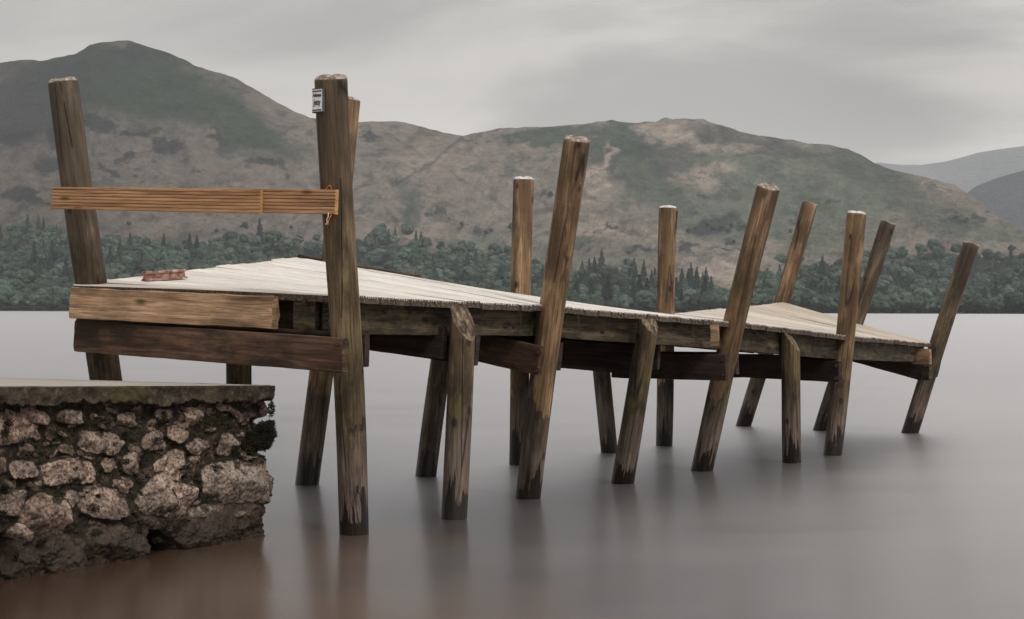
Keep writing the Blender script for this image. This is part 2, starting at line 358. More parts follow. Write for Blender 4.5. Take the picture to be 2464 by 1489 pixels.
def terr(u, t, relief=True):
    """u = column, t = 0 shore .. 1 ridge .. 1.5 behind; returns X, Y, Z arrays"""
    RY = ridgeY(u); Y = SHORE + t * (RY - SHORE); X = (u - CX) / F * Y
    H = (horizon(u) - np.interp(u, SKYL[:, 0], SKYL[:, 1])) / F * RY + CAM_H
    tt = np.clip(t, 0, 1)
    s = .10 * tt + .90 * tt ** 1.55
    Z = H * s
    back = np.clip(t - 1, 0, 1); Z = Z - H * back * 1.1
    if relief:
        env = np.clip(tt * 3, 0, 1) * np.clip((1 - tt) * 3.2, 0, 1)
        spur = np.abs(fbm(X / 330 + Y / 900, Y / 1100, 3, 4) * 2 - 1)
        Z = Z + env * ((fbm(X / 260, Y / 420, 11, 6, .55) - .5) * 105 - (1 - spur) ** 4 * 48 + (fbm(X / 60, Y / 90, 21, 4) - .5) * 24)
        Z = Z + (fbm(X / 22, Y / 60, 31, 3) - .5) * 5 * np.clip(tt * 4, 0, 1)
    Z = Z + .6
    Z = np.where(t < .004, -1.0, Z)
    return X, Y, Z
U = np.linspace(-330, 2800, 1050); T = np.concatenate([np.linspace(0, .012, 4), np.linspace(.015, 1, 300)[1:], np.linspace(1, 1.6, 16)[1:]])
UU, TT = np.meshgrid(U, T, indexing='ij')
HX, HY, HZ = terr(UU, TT)
# --- vegetation colour on the hillside
px, py = proj_np(np.stack([HX, HY, HZ], -1).reshape(-1, 3)); px = px.reshape(UU.shape); py = py.reshape(UU.shape)
wx = px + (fbm(px / 55, py / 28, 5, 5) - .5) * 90; wy = py + (fbm(px / 55, py / 28, 8, 5) - .5) * 55; wx += (fbm(px / 13, py / 7, 15, 4) - .5) * 34; wy += (fbm(px / 13, py / 7, 18, 4) - .5) * 18
BRACK = np.array([.142, .125, .110]); GREEN = np.array([.036, .052, .038]); HEATH = np.array([.030, .035, .038]); PALE = np.array([.22, .185, .162]); GRASS = np.array([.078, .092, .072])
vc = np.empty(UU.shape + (3,)); vc[:] = BRACK
def blob(cx, cy, rx, ry, ang, col, k=1.0, soft=.5):
    a = math.radians(ang); dx = wx - cx; dy = wy - cy
    q = np.sqrt(((dx * math.cos(a) + dy * math.sin(a)) / rx) ** 2 + ((-dx * math.sin(a) + dy * math.cos(a)) / ry) ** 2)
    m = np.clip((1 - q) / soft, 0, 1)[..., None] * k; m = m * m * (3 - 2 * m)
    vc[:] = vc * (1 - m) + np.array(col) * m
# broad greens
blob(300, 190, 330, 130, 8, GREEN, .9); blob(560, 290, 260, 75, 30, GREEN, .85); blob(40, 260, 240, 130, -10, HEATH, .75)
blob(330, 130, 140, 40, 0, HEATH, .7); blob(120, 190, 150, 45, -12, HEATH, .5)
blob(1310, 330, 150, 32, -3, GREEN, .85); blob(1500, 340, 190, 55, -10, GREEN, .8); blob(1560, 430, 180, 90, 40, GREEN, .75)
blob(1650, 380, 200, 60, 10, HEATH, .6); blob(1830, 350, 260, 42, 10, HEATH, .65); blob(1930, 440, 350, 80, 12, GRASS, .8); blob(2080, 400, 170, 50, 22, GREEN, .7)
blob(1850, 530, 420, 110, 5, GRASS, .75); blob(2250, 500, 240, 55, 18, GREEN, .55); blob(2350, 560, 200, 40, 10, GRASS, .7)
blob(1450, 600, 340, 60, 0, GRASS, .45); blob(1180, 600, 150, 45, 15, GRASS, .7); blob(980, 500, 40, 75, 8, GREEN, .6)
# pale bracken
blob(1600, 320, 75, 34, 8, PALE, .8); blob(1700, 350, 95, 26, 5, PALE, .55); blob(1790, 352, 60, 18, 0, PALE, .55); blob(1690, 420, 110, 32, -12, PALE, .7)
blob(1438, 425, 30, 66, 24, PALE, .75, .5); blob(1466, 368, 20, 34, 30, PALE, .7, .5); blob(1050, 400, 170, 70, 0, PALE, .3); blob(1500, 560, 170, 32, 10, PALE, .5)
blob(1740, 660, 110, 26, 0, PALE, .85); blob(1000, 560, 190, 28, 0, PALE, .45); blob(500, 540, 300, 30, 3, PALE, .35); blob(640, 390, 110, 40, 20, PALE, .3); blob(1820, 600, 120, 22, -8, PALE, .4)
# dark scrub and outcrops
for b in [(318, 318, 42, 15, -6), (410, 350, 45, 16, 10), (350, 330, 30, 12, 0), (255, 405, 28, 10, 10), (300, 378, 18, 9, 0), (345, 411, 14, 9, 0), (650, 400, 52, 13, 8), (620, 395, 22, 16, 0), (480, 415, 26, 10, 0), (60, 480, 55, 22, 10), (30, 330, 45, 25, 0), (120, 400, 60, 25, 0), (140, 330, 70, 30, 20),
          (1045, 519, 38, 8, -6), (1110, 540, 20, 8, 0), (1322, 466, 16, 11, 0), (1165, 560, 20, 10, 0), (1230, 540, 18, 18, 0), (1730, 542, 62, 20, -5), (1760, 575, 26, 12, 0), (1800, 545, 30, 14, 0), (1680, 555, 22, 12, 0), (1650, 600, 20, 26, 0), (1560, 610, 60, 10, 0), (1760, 606, 70, 5, 0), (1470, 550, 14, 8, 0), (1500, 640, 18, 7, 0), (2310, 525, 36, 11, 10), (2370, 515, 22, 9, 10), (1690, 470, 10, 5, 0), (1900, 520, 16, 24, 0), (700, 430, 16, 8, 0), (900, 330, 26, 8, 20), (2010, 470, 30, 6, 8), (230, 300, 60, 18, 30), (520, 330, 40, 12, 20), (1400, 600, 12, 8, 0), (1340, 570, 10, 6, 0)]:
    blob(*b, HEATH * .9, .8, .35)
# gully lines / tracks
def line(pts, w, col, k=.6):
    pts = np.array(pts, float)
    d = np.full(px.shape, 1e9)
    jx = px + (fbm(px / 12, py / 12, 41, 3) - .5) * 12; jy = py + (fbm(px / 12, py / 12, 43, 3) - .5) * 8
    for a, b in zip(pts[:-1], pts[1:]):
        v = b - a; L2 = (v ** 2).sum(); t = np.clip(((jx - a[0]) * v[0] + (jy - a[1]) * v[1]) / L2, 0, 1)
        d = np.minimum(d, np.hypot(jx - a[0] - t * v[0], jy - a[1] - t * v[1]))
    m = (np.clip(1 - d / w, 0, 1) * k)[..., None]; vc[:] = vc * (1 - m) + np.array(col) * m
line([(1112, 330), (1070, 365), (1040, 390), (1000, 415), (945, 445)], 6, HEATH, .75)
line([(1080, 410), (1120, 440), (1160, 462), (1215, 500)], 5, HEATH, .6); line([(925, 500), (950, 525), (965, 560)], 6, HEATH, .6)
line([(1000, 460), (985, 500), (975, 550)], 14, GREEN, .6); line([(925, 320), (980, 350), (1020, 380)], 5, HEATH, .5)
line([(2245, 428), (2215, 442)], 2.5, PALE * 1.3, .8); line([(2262, 455), (2290, 470)], 2.5, PALE * 1.3, .8); line([(1850, 612), (2060, 608)], 3, HEATH, .6); line([(1400, 560), (1560, 590), (1700, 640)], 6, PALE, .5)
mott = fbm(px / 34, py / 17, 61, 6, .6); mott2 = fbm(px / 9, py / 5, 71, 4, .6)
m = np.clip((mott - .56) / .1, 0, 1)[..., None] * .5; vc[:] = vc * (1 - m) + (HEATH * .6 + GREEN * .4) * m
m = np.clip((mott2 - .64) / .08, 0, 1)[..., None] * .45 * np.clip((fbm(px / 120, py / 60, 77, 3) - .4) / .2, 0, 1)[..., None]; vc[:] = vc * (1 - m) + HEATH * .7 * m
vc *= (.72 + .56 * fbm(px / 6, py / 2.6, 81, 4, .6))[..., None]; vc *= (.8 + .4 * fbm(px / 60, py / 16, 83, 5, .6))[..., None]; vc *= (1 - .28 * np.clip((700 - px) / 700, 0, 1))[..., None]  # last factor paints a vignette into the colour, darkening the left slopes
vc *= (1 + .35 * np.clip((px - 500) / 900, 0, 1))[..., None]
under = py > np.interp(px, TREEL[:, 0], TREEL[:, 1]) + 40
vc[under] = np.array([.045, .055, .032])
def mat_hill():
    M = Mat('hillside_vegetation', 1.0); M.b.inputs['Specular IOR Level'].default_value = 0
    n = M.noise(M.map((.045, .03, .06)), 1, 6, .65)
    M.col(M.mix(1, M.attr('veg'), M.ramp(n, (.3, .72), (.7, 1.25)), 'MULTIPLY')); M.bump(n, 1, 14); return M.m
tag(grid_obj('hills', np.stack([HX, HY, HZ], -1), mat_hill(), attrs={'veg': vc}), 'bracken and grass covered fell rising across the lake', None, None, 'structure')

def far_ridge(pts, Yd, depth, colr, name, label, base=-20):
    pts = np.array(pts, float); u = np.linspace(pts[0, 0], pts[-1, 0], 220); t = np.linspace(-1, .5, 60)
    UU, TT = np.meshgrid(u, t, indexing='ij'); Yv = Yd + TT * depth
    H = (horizon(UU) - np.interp(UU, pts[:, 0], pts[:, 1])) / F * Yd
    X = (UU - CX) / F * Yd + 0 * TT
    s = np.where(TT < 0, 1 - (-TT) ** 1.25, 1 - TT * 1.2)
    Z = H * s + (fbm(X / 400, Yv / 500, 91, 5) - .5) * 120 * np.clip(-TT * 3, 0, 1) * np.clip((1 + TT) * 3, 0, 1)
    c = np.empty(UU.shape + (3,)); nn = fbm(X / 300, Yv / 300, 95, 5)[..., None]
    c[:] = np.array(colr[0]) * (1 - nn) + np.array(colr[1]) * nn
    if len(colr) > 2:
        m = np.clip((fbm(X / 160, Yv / 120, 99, 4) - .56) / .06, 0, 1) * (TT < -.42); c[:] = c * (1 - m[..., None]) + np.array(colr[2]) * m[..., None]
    tag(grid_obj(name, np.stack([X, Yv, Z], -1), bpy.data.materials['hillside_vegetation'], attrs={'veg': c}), label, None, None, 'structure')
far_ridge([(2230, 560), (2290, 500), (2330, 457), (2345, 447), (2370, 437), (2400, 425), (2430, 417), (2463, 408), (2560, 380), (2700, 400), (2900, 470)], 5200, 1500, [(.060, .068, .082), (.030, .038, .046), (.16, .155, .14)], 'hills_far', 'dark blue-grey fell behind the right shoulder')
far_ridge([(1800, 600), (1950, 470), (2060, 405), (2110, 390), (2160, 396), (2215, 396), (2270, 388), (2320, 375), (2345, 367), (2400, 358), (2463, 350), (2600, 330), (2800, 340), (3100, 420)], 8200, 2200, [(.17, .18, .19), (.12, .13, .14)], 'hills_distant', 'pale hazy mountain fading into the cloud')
far_ridge([(1540, 330), (1560, 305), (1578, 291), (1588, 284), (1600, 280.5), (1612, 284), (1630, 290), (1660, 300), (1700, 340)], 5600, 900, [(.10, .105, .11), (.07, .08, .08)], 'hills_peak', 'small grey summit peeping over the ridge')

# ================================================================== TREES
def mat_leaf(name, a, b):
    M = Mat(name, .9); M.b.inputs['Specular IOR Level'].default_value = .1
    n = M.noise(M.map((.5, .5, .5)), 1, 4, .6)
    c = M.ramp(n, (.3, a), (.7, b)); r = M.rand()
    c = M.mix(M.ramp(r, (0, .0), (1, .55)), c, (.035, .060, .044)); c = M.mix(1, c, M.ramp(M.vor(M.map((.01, .01, .01), rnd=True), 1, 'F1', 'Color'), (0, .35), (1, 1.7)), 'MULTIPLY')
    M.col(c); return M.m
LEAF = mat_leaf('broadleaf_foliage', (.020, .034, .029), (.100, .140, .105)); NEEDLE = mat_leaf('conifer_foliage', (.016, .028, .025), (.036, .052, .042))
BARK = plain('bark', (.09, .07, .055), .9)
def crown_mesh(seed, conifer=False):
    r = random.Random(seed); V = []; Fc = []
    if conifer:
        H = 13.0; n = 15
        for k in range(n):
            f = k / (n - 1); z0 = 1.5 + f * (H - 1.8); rad = (1 - f) ** .85 * 2.9 * r.uniform(.8, 1.15) + .12; m = 14
            b = len(V); V.append((0, 0, z0 + .9 + rad * .35))
            for i in range(m):
                a = 2 * math.pi * (i + r.uniform(-.3, .3)) / m; q = rad * (r.uniform(.85, 1.2) if i % 2 else r.uniform(.45, .65))
                V.append((q * math.cos(a), q * math.sin(a), z0 - rad * .22 * r.uniform(.5, 1.3)))
            for i in range(m): Fc.append((b, b + 1 + i, b + 1 + (i + 1) % m))
            for i in range(16):
                a = r.uniform(0, 6.283); q = rad * r.uniform(.4, 1.05); c = Vector((q * math.cos(a), q * math.sin(a), z0 + r.uniform(-.2, .5)))
                d = Vector((r.gauss(0, 1), r.gauss(0, 1), r.gauss(0, .5))).normalized() * .3; e = Vector((r.gauss(0, 1), r.gauss(0, 1), r.gauss(0, 1))).normalized() * .25
                j = len(V); V += [c - d - e, c + d - e, c + d + e, c - d + e]; Fc.append((j, j + 1, j + 2, j + 3))
    else:
        bm = bmesh.new(); nl = r.randint(9, 13); lobes = []
        for k in range(nl):
            a = r.uniform(0, 6.283); el = r.uniform(-.35, 1.2); q = r.uniform(2.0, 3.5)
            c = Vector((math.cos(a) * math.cos(el) * q, math.sin(a) * math.cos(el) * q, 5.4 + math.sin(el) * q * .95)); lobes.append((c, r.uniform(1.5, 2.4)))
        lobes.append((Vector((0, 0, 5.3)), 3.1))
        for c, rad in lobes:
            mt = Matrix.Translation(c) @ Matrix.Diagonal((rad, rad, rad * .85, 1))
            g = bmesh.ops.create_icosphere(bm, subdivisions=2, radius=1, matrix=mt)
            for v in g['verts']:
                k = r.uniform(.80, 1.16); v.co = c + (v.co - c) * k
        V = [tuple(v.co) for v in bm.verts]; Fc = [tuple(v.index for v in f.verts) for f in bm.faces]; bm.free()
        for c, rad in lobes:
            for i in range(46):
                d = Vector((r.gauss(0, 1), r.gauss(0, 1), r.gauss(.3, 1))).normalized(); p = c + d * rad * r.uniform(.9, 1.22)
                e = Vector((r.gauss(0, 1), r.gauss(0, 1), r.gauss(0, 1))).normalized() * r.uniform(.12, .24); g = e.cross(d).normalized() * e.length
                j = len(V); V += [p - e - g, p + e - g, p + e + g, p - e + g]; Fc.append((j, j + 1, j + 2, j + 3))
    me = bpy.data.meshes.new('crown'); me.from_pydata(V, [], Fc); me.materials.append(NEEDLE if conifer else LEAF); me.update(); return me
def trunk_mesh(conifer=False):
    V = []; Fc = []; segs = [(0, .38), (1.2, .28), (3.2, .22), (6.5, .10)]
    for z, rr in segs:
        for i in range(7): V.append((rr * math.cos(i * .8976), rr * math.sin(i * .8976), z))
    for k in range(len(segs) - 1):
        for i in range(7): a = k * 7 + i; b = k * 7 + (i + 1) % 7; Fc.append((a, b, b + 7, a + 7))
    if not conifer:
        for a in (0.4, 2.4, 4.5):
            j = len(V); d = Vector((math.cos(a), math.sin(a), 0)); s = Vector((-math.sin(a), math.cos(a), 0))
            for p, rr in ((Vector((0, 0, 2.2)), .13), (d * 2.0 + Vector((0, 0, 4.6)), .06)):
                V += [p + s * rr, p - s * rr + Vector((0, 0, rr)), p - Vector((0, 0, rr))]
            for q in range(3): Fc.append((j + q, j + (q + 1) % 3, j + 3 + (q + 1) % 3, j + 3 + q))
    me = bpy.data.meshes.new('trunk'); me.from_pydata([tuple(v) for v in V], [], Fc); me.materials.append(BARK); me.update(); return me
CROWNS = [crown_mesh(100 + i) for i in range(8)]; CONES = [crown_mesh(200 + i, True) for i in range(4)]
DLEAF = mat_leaf('dark_scrub_foliage', (.020, .032, .027), (.048, .066, .050))
SCRUB = [crown_mesh(300 + i) for i in range(2)]
for _m in SCRUB: _m.materials[0] = DLEAF
TRUNK, TRUNKC = trunk_mesh(), trunk_mesh(True)
def tz(u, Y):
    t = (Y - SHORE) / (float(ridgeY(np.array(float(u)))) - SHORE); X, Yy, Z = terr(np.array([float(u)]), np.array([t])); return float(X[0]), float(Y), float(Z[0])
SEG = [(200, 'left of the leftmost post'), (1240, 'above the wide near deck'), (1345, 'by the middle pair of posts'), (1590, 'left of the straight short post'), (1755, 'right of the straight short post'), (1885, 'beyond the far deck corner'), (2050, 'right of the thin far post'), (2260, 'left of the last post'), (9999, 'right of the last post')]
ORD = ['first', 'second', 'third', 'fourth', 'fifth', 'sixth', 'seventh', 'eighth', 'ninth', 'tenth', 'eleventh', 'twelfth', 'thirteenth', 'fourteenth']
def gap_words(u): return next(w for q, w in SEG if u < q)
TR = []
src = {}
def tree(u, Y, sc, conifer, kind_words, group):
    x, y, z = tz(u, Y); i = random.randrange(len(CONES) if conifer else len(CROWNS))
    nm = 'conifer' if conifer else 'broadleaf_tree'
    o = empty(nm, (x, y, z - .3)); o.scale = (sc * random.uniform(.88, 1.15),) * 2 + (sc * random.uniform(.9, 1.12),); o.rotation_euler.z = random.uniform(0, 6.28)
    TR.append((u, o, kind_words, group))
    lone = 'hillside' in kind_words
    c = link(bpy.data.objects.new('crown', SCRUB[i % 2] if lone else (CONES if conifer else CROWNS)[i]), o); link(bpy.data.objects.new('trunk', TRUNKC if conifer else TRUNK), o)
    if not lone: src.setdefault((conifer, i), c); return o
# front row along the water's edge, where the jetty leaves it in view
for u0, u1 in ((-30, 165), (1290, 2500)):
    u = u0
    while u < u1:
        tree(u, SHORE + random.uniform(8, 26), random.uniform(1.0, 1.7), False, 'rounded green shoreline tree', 'lakeshore trees'); u += random.uniform(24, 42)
# conifers that stand clear of the wood
for u, ytop, n in [(92, 521, 1), (104, 528, 1), (135, 541, 1), (30, 540, 1), (925, 545, 1), (950, 558, 1), (1000, 566, 1), (1012, 562, 1), (900, 560, 1), (1400, 640, 1), (1447, 618, 1), (1430, 628, 1), (1505, 642, 1), (1470, 650, 1), (1530, 655, 1), (1420, 655, 1), (1385, 662, 1), (1482, 668, 1), (1640, 655, 1), (1655, 664, 1), (1676, 652, 1), (1662, 658, 1), (1690, 664, 1), (1698, 655, 1), (1860, 628, 1), (1875, 640, 1), (1846, 650, 1), (1550, 668, 1), (1575, 660, 1), (1610, 668, 1), (2210, 585, 1)]:
    best = None
    for Y in np.arange(1560, 2500, 12):
        x, y, z = tz(u, Y); h = 14.5
        yy = proj((x, y, z + h))[1]
        if best is None or abs(yy - ytop) < best[0]: best = (abs(yy - ytop), Y)
    tree(u, best[1], random.uniform(.95, 1.25) * (1.45 if 1380 < u < 1720 else 1.15), True, 'pointed dark conifer', 'conifers in the far wood')
# lone trees on the hillside
for u, yf, s in [(1322, 474, 1.25), (1232, 556, 1.6), (1465, 552, .8), (1505, 572, .6), (1735, 552, 1.1), (1715, 556, 1.0), (1760, 550, 1.1), (1790, 552, .9), (1655, 560, .9), (1672, 552, .8), (1650, 590, .8), (1648, 606, .8), (1700, 545, .8), (1750, 562, .8), (2300, 530, .9), (2325, 533, .9), (520, 560, .7), (310, 545, .8), (1110, 545, .9), (1168, 566, .9), (1180, 560, .7), (1345, 600, .6), (700, 548, .7), (1900, 560, .8), (1765, 585, .7), (1510, 612, .7)]:
    best = None
    for Y in np.arange(1560, 2950, 10):
        x, y, z = tz(u, Y); yy = proj((x, y, z))[1]
        if best is None or abs(yy - yf) < best[0]: best = (abs(yy - yf), Y)
    tree(u, best[1], s * .75, False, 'lone bushy hillside tree', 'lone trees on the fell')
cnt = {}
for u, o, w, g in sorted(TR, key=lambda t: t[0]):
    k = (w, gap_words(u)); cnt[k] = cnt.get(k, 0) + 1
    tag(o, f'{w}, {ORD[cnt[k] - 1]} from the left {gap_words(u)}', 'tree', g)
# the wood itself: points that carry copies of the crowns
pts = []; Yv = SHORE + 14
while Yv < 2450:
    step = 12.5 * F / Yv; u = -80 + random.uniform(0, step)
    while u < 2560:
        uu = u + random.uniform(-.4, .4) * step; YY = Yv + random.uniform(-6, 6)
        x, y, z = tz(uu, YY); s = random.uniform(1.1, 2.1); con = random.random() < (.25 if 1380 < uu < 1700 else .07); s *= 1.25 if con else 1
        ytop = proj((x, y, z + 9.5 * s))[1]
        tl = np.interp(uu, TREEL[:, 0], TREEL[:, 1]); cover = 1.0 if ytop > tl + 16 else .75
        if (ytop > tl or (ytop > tl - 26 and random.random() < .07)) and random.random() < cover and not (2180 < uu < 2240 and 690 < ytop < 712 and random.random() < .5):
            pts.append((x, y, z - .5, s, random.uniform(0, 6.28), (8 + random.randrange(4)) if con else random.randrange(8)))
        u += step
    Yv += 21 if Yv > 1540 else 12
def woodland(pts):
    me = bpy.data.meshes.new('woodland'); me.from_pydata([p[:3] for p in pts], [], [])
    for k, nm in ((3, 'tscale'), (4, 'trot'), (5, 'tidx')):
        a = me.attributes.new(nm, 'INT' if k == 5 else 'FLOAT', 'POINT'); a.data.foreach_set('value', [p[k] for p in pts])
    o = link(bpy.data.objects.new('woodland', me))
    ng = bpy.data.node_groups.new('woodland', 'GeometryNodeTree')
    ng.interface.new_socket('Geometry', in_out='INPUT', socket_type='NodeSocketGeometry'); ng.interface.new_socket('Geometry', in_out='OUTPUT', socket_type='NodeSocketGeometry')
    N = ng.nodes.new; L = ng.links.new; gi = N('NodeGroupInput'); go = N('NodeGroupOutput'); g2i = N('GeometryNodeGeometryToInstance')
    keys = [(False, i) for i in range(8)] + [(True, i) for i in range(4)]
    for k in reversed(keys):
        me_ = (CONES if k[0] else CROWNS)[k[1]]
        oi = N('GeometryNodeObjectInfo'); oi.inputs[0].default_value = src.get(k) or next(iter(src.values()))
        L(oi.outputs['Geometry'], g2i.inputs[0])
    iop = N('GeometryNodeInstanceOnPoints'); iop.inputs['Pick Instance'].default_value = True
    def at_(nm, t):
        n = N('GeometryNodeInputNamedAttribute'); n.data_type = t; n.inputs[0].default_value = nm; return n.outputs[0]
    L(gi.outputs[0], iop.inputs['Points']); L(g2i.outputs[0], iop.inputs['Instance']); L(at_('tidx', 'INT'), iop.inputs['Instance Index'])
    cx = N('ShaderNodeCombineXYZ'); L(at_('trot', 'FLOAT'), cx.inputs[2]); L(cx.outputs[0], iop.inputs['Rotation']); L(at_('tscale', 'FLOAT'), iop.inputs['Scale'])
    L(iop.outputs[0], go.inputs[0])
    md = o.modifiers.new('woodland', 'NODES'); md.node_group = ng
    return tag(o, 'dense green wood covering the lower slope beyond the lake', None, None, 'stuff')
print('wood trees', len(pts), 'src', len(src)); woodland(pts)

# ================================================================== JETTY
jetty = tag(empty('jetty', ground(1400, 1150)), 'weathered wooden jetty twisted on leaning round timber piles', 'jetty'); J0 = jetty.location.copy()
def child(o, parent=jetty):
    """keep world placement while parenting to an unrotated root"""
    o.parent = parent; o.location = o.location - parent.location; return o
def pile(base, wb, top, wt, dz, mat, cap='dome', cut=None, label=None, Zb=None, capm=None):
    B = ground(*base) if Zb is None else at(base[0], base[1], Zb); Tp = at(top[0], top[1], B.y + dz)
    rb = wb / 2 * B.y / F; rt = wt / 2 * Tp.y / F
    ax = (Tp - B); Ln = ax.length; ax.normalize()
    V = []; Fc = []; mi = []; seed = random.randrange(999); m = 40
    zs = [-.55, -.25] + list(np.linspace(0, Ln, 42))
    prof = [(z, rb + (rt - rb) * max(0, z) / Ln) for z in zs]
    if cap == 'dome':
        prof = [p for p in prof if p[0] < Ln - rt * .36] + [(Ln - rt * .34, rt * 1.0), (Ln - rt * .2, rt * .985), (Ln - rt * .09, rt * .93), (Ln - rt * .02, rt * .80), (Ln + rt * .02, rt * .5), (Ln + rt * .03, rt * .2)]
    elif cap == 'flat': prof += [(Ln + .001, rt * .96), (Ln + .004, rt * .5), (Ln + .004, rt * .15)]
    A = np.linspace(0, 2 * np.pi, m, endpoint=False)
    for k, (z, r) in enumerate(prof):
        k1 = .06 * (fbm(np.cos(A) * 1.3 + 5, np.sin(A) * 1.3 + z * 1.2, seed, 3) - .5) + .025 * (fbm(np.cos(A) * 6 + 5, np.sin(A) * 6 + z * .7, seed + 9, 3) - .5)
        bx = .010 * math.sin(z * 2.2 + seed); by = .008 * math.cos(z * 1.9 + seed)
        for i in range(m): V.append(((r * (1 + k1[i])) * math.cos(A[i]) + bx, (r * (1 + k1[i])) * math.sin(A[i]) + by, z + (.006 * math.sin(A[i] * 3 + seed) if z > Ln - .01 else 0)))
    ncap = len([p for p in prof if p[0] >= Ln - rt * .15]) if cap == 'dome' else (3 if cap == 'flat' else 0)
    for k in range(len(prof) - 1):
        for i in range(m):
            a = k * m + i; b = k * m + (i + 1) % m; Fc.append((a, b, b + m, a + m)); mi.append(1 if k >= len(prof) - 1 - ncap else 0)
    Fc.append(tuple((len(prof) - 1) * m + i for i in range(m))); mi.append(1)
    o = mesh_obj('pile', V, Fc, [mat, capm or CAP], None, True, mi)
    q = ax.to_track_quat('Z', 'Y'); spin = Matrix.Rotation(random.uniform(0, 6.28), 3, 'Z')
    rot = (q.to_matrix() @ spin); o.rotation_euler = rot.to_euler(); o.location = B
    if cut:   # slanted saw cut: plane through world point with world normal
        bm = bmesh.new(); bm.from_mesh(o.data)
        for p0, n0 in cut:
            pl = rot.transposed() @ (p0 - B); nl = rot.transposed() @ n0.normalized()
            bmesh.ops.bisect_plane(bm, geom=bm.verts[:] + bm.edges[:] + bm.faces[:], plane_co=pl, plane_no=nl, clear_outer=True)
            ed = [e for e in bm.edges if e.is_boundary and all(abs((v.co - pl).dot(nl)) < 1e-4 for v in e.verts)]
            for f in bmesh.ops.contextual_create(bm, geom=ed)['faces']: f.material_index = 1; f.smooth = False
        bm.to_mesh(o.data); bm.free(); o.data.materials[1] = CUT
    child(o)
    if label: o['label'] = label
    return o
WARM, OLIVE, GREY = PILE
p1 = pile((296, 1238), 78, (153.5, 190), 73, -.1, GREY)
p2 = pile((851, 1285), 71, (800.5, 182), 80, -.35, OLIVE)
pb1 = pile((741, 1165), 57, (842, 236), 59, .05, WARM)
s0b = pile((570, 1225), 62, (572, 770), 60, 0, OLIVE, None)
def stub(base, wb, top, wt, mat, ytop, cx, cy, nrm, dz):
    B = ground(*base); Yt = B.y + dz
    return pile(base, wb, top, wt, dz, mat, None, [(at(cx, ytop, Yt), Vector((.05, 0, 1))), (at(cx, cy, Yt), Vector(nrm))], 'short pile sawn off at a slant under the deck edge')
_b = ground(1595, 1072); child(mesh_obj('side_batten', *(lambda V_F: ([v - at(1628, 508, _b.y) for v in V_F[0]], V_F[1]))(frame_prism(at(1630, 508, _b.y - .01), at(1626, 562, _b.y - .01), Vector((1, 0, 0)), .03, .008)), B_DARK)).location += at(1628, 508, _b.y)
s1 = stub((1091, 1248), 63, (1114, 700), 62, OLIVE, 736, 1120, 764, (.62, -.6, .5), .08)
sb1 = pile((1027, 1145), 50, (1075, 745), 50, 0, GREY, None)
p4 = pile((1269, 1198), 60, (1386, 330), 65, -.50, WARM)
pb2 = pile((1244, 1117), 44, (1262, 427), 50, 0, WARM, capm=CAPW)
s2 = stub((1494, 1162), 55, (1570, 735), 49, OLIVE, 768, 1568, 795, (.62, -.6, .5), -.42)
sb2 = pile((1464, 1088), 41, (1440, 770), 43, 0, GREY, None)
p6 = pile((1685, 1132), 52, (1848, 446), 56, -.52, WARM)
pb3 = pile((1595, 1072), 40, (1608, 496), 43, 0, WARM, capm=CAPW)
s3 = stub((1907, 1113), 46, (1897, 780), 45, OLIVE, 802, 1907, 824, (.8, -.35, .55), -.25)
p8 = pile((2002, 1095), 44, (2063, 510), 46, 0, WARM, capm=CAPW)
pb4 = pile((1790, 1025), 36, (1949, 489), 37, -.1, WARM, 'flat')
pb5 = pile((1975, 1035), 34, (2135, 535), 38, -.15, GREY, 'flat')
p10 = pile((2187, 1041), 40, (2337, 586), 39, -.2, GREY, 'flat')

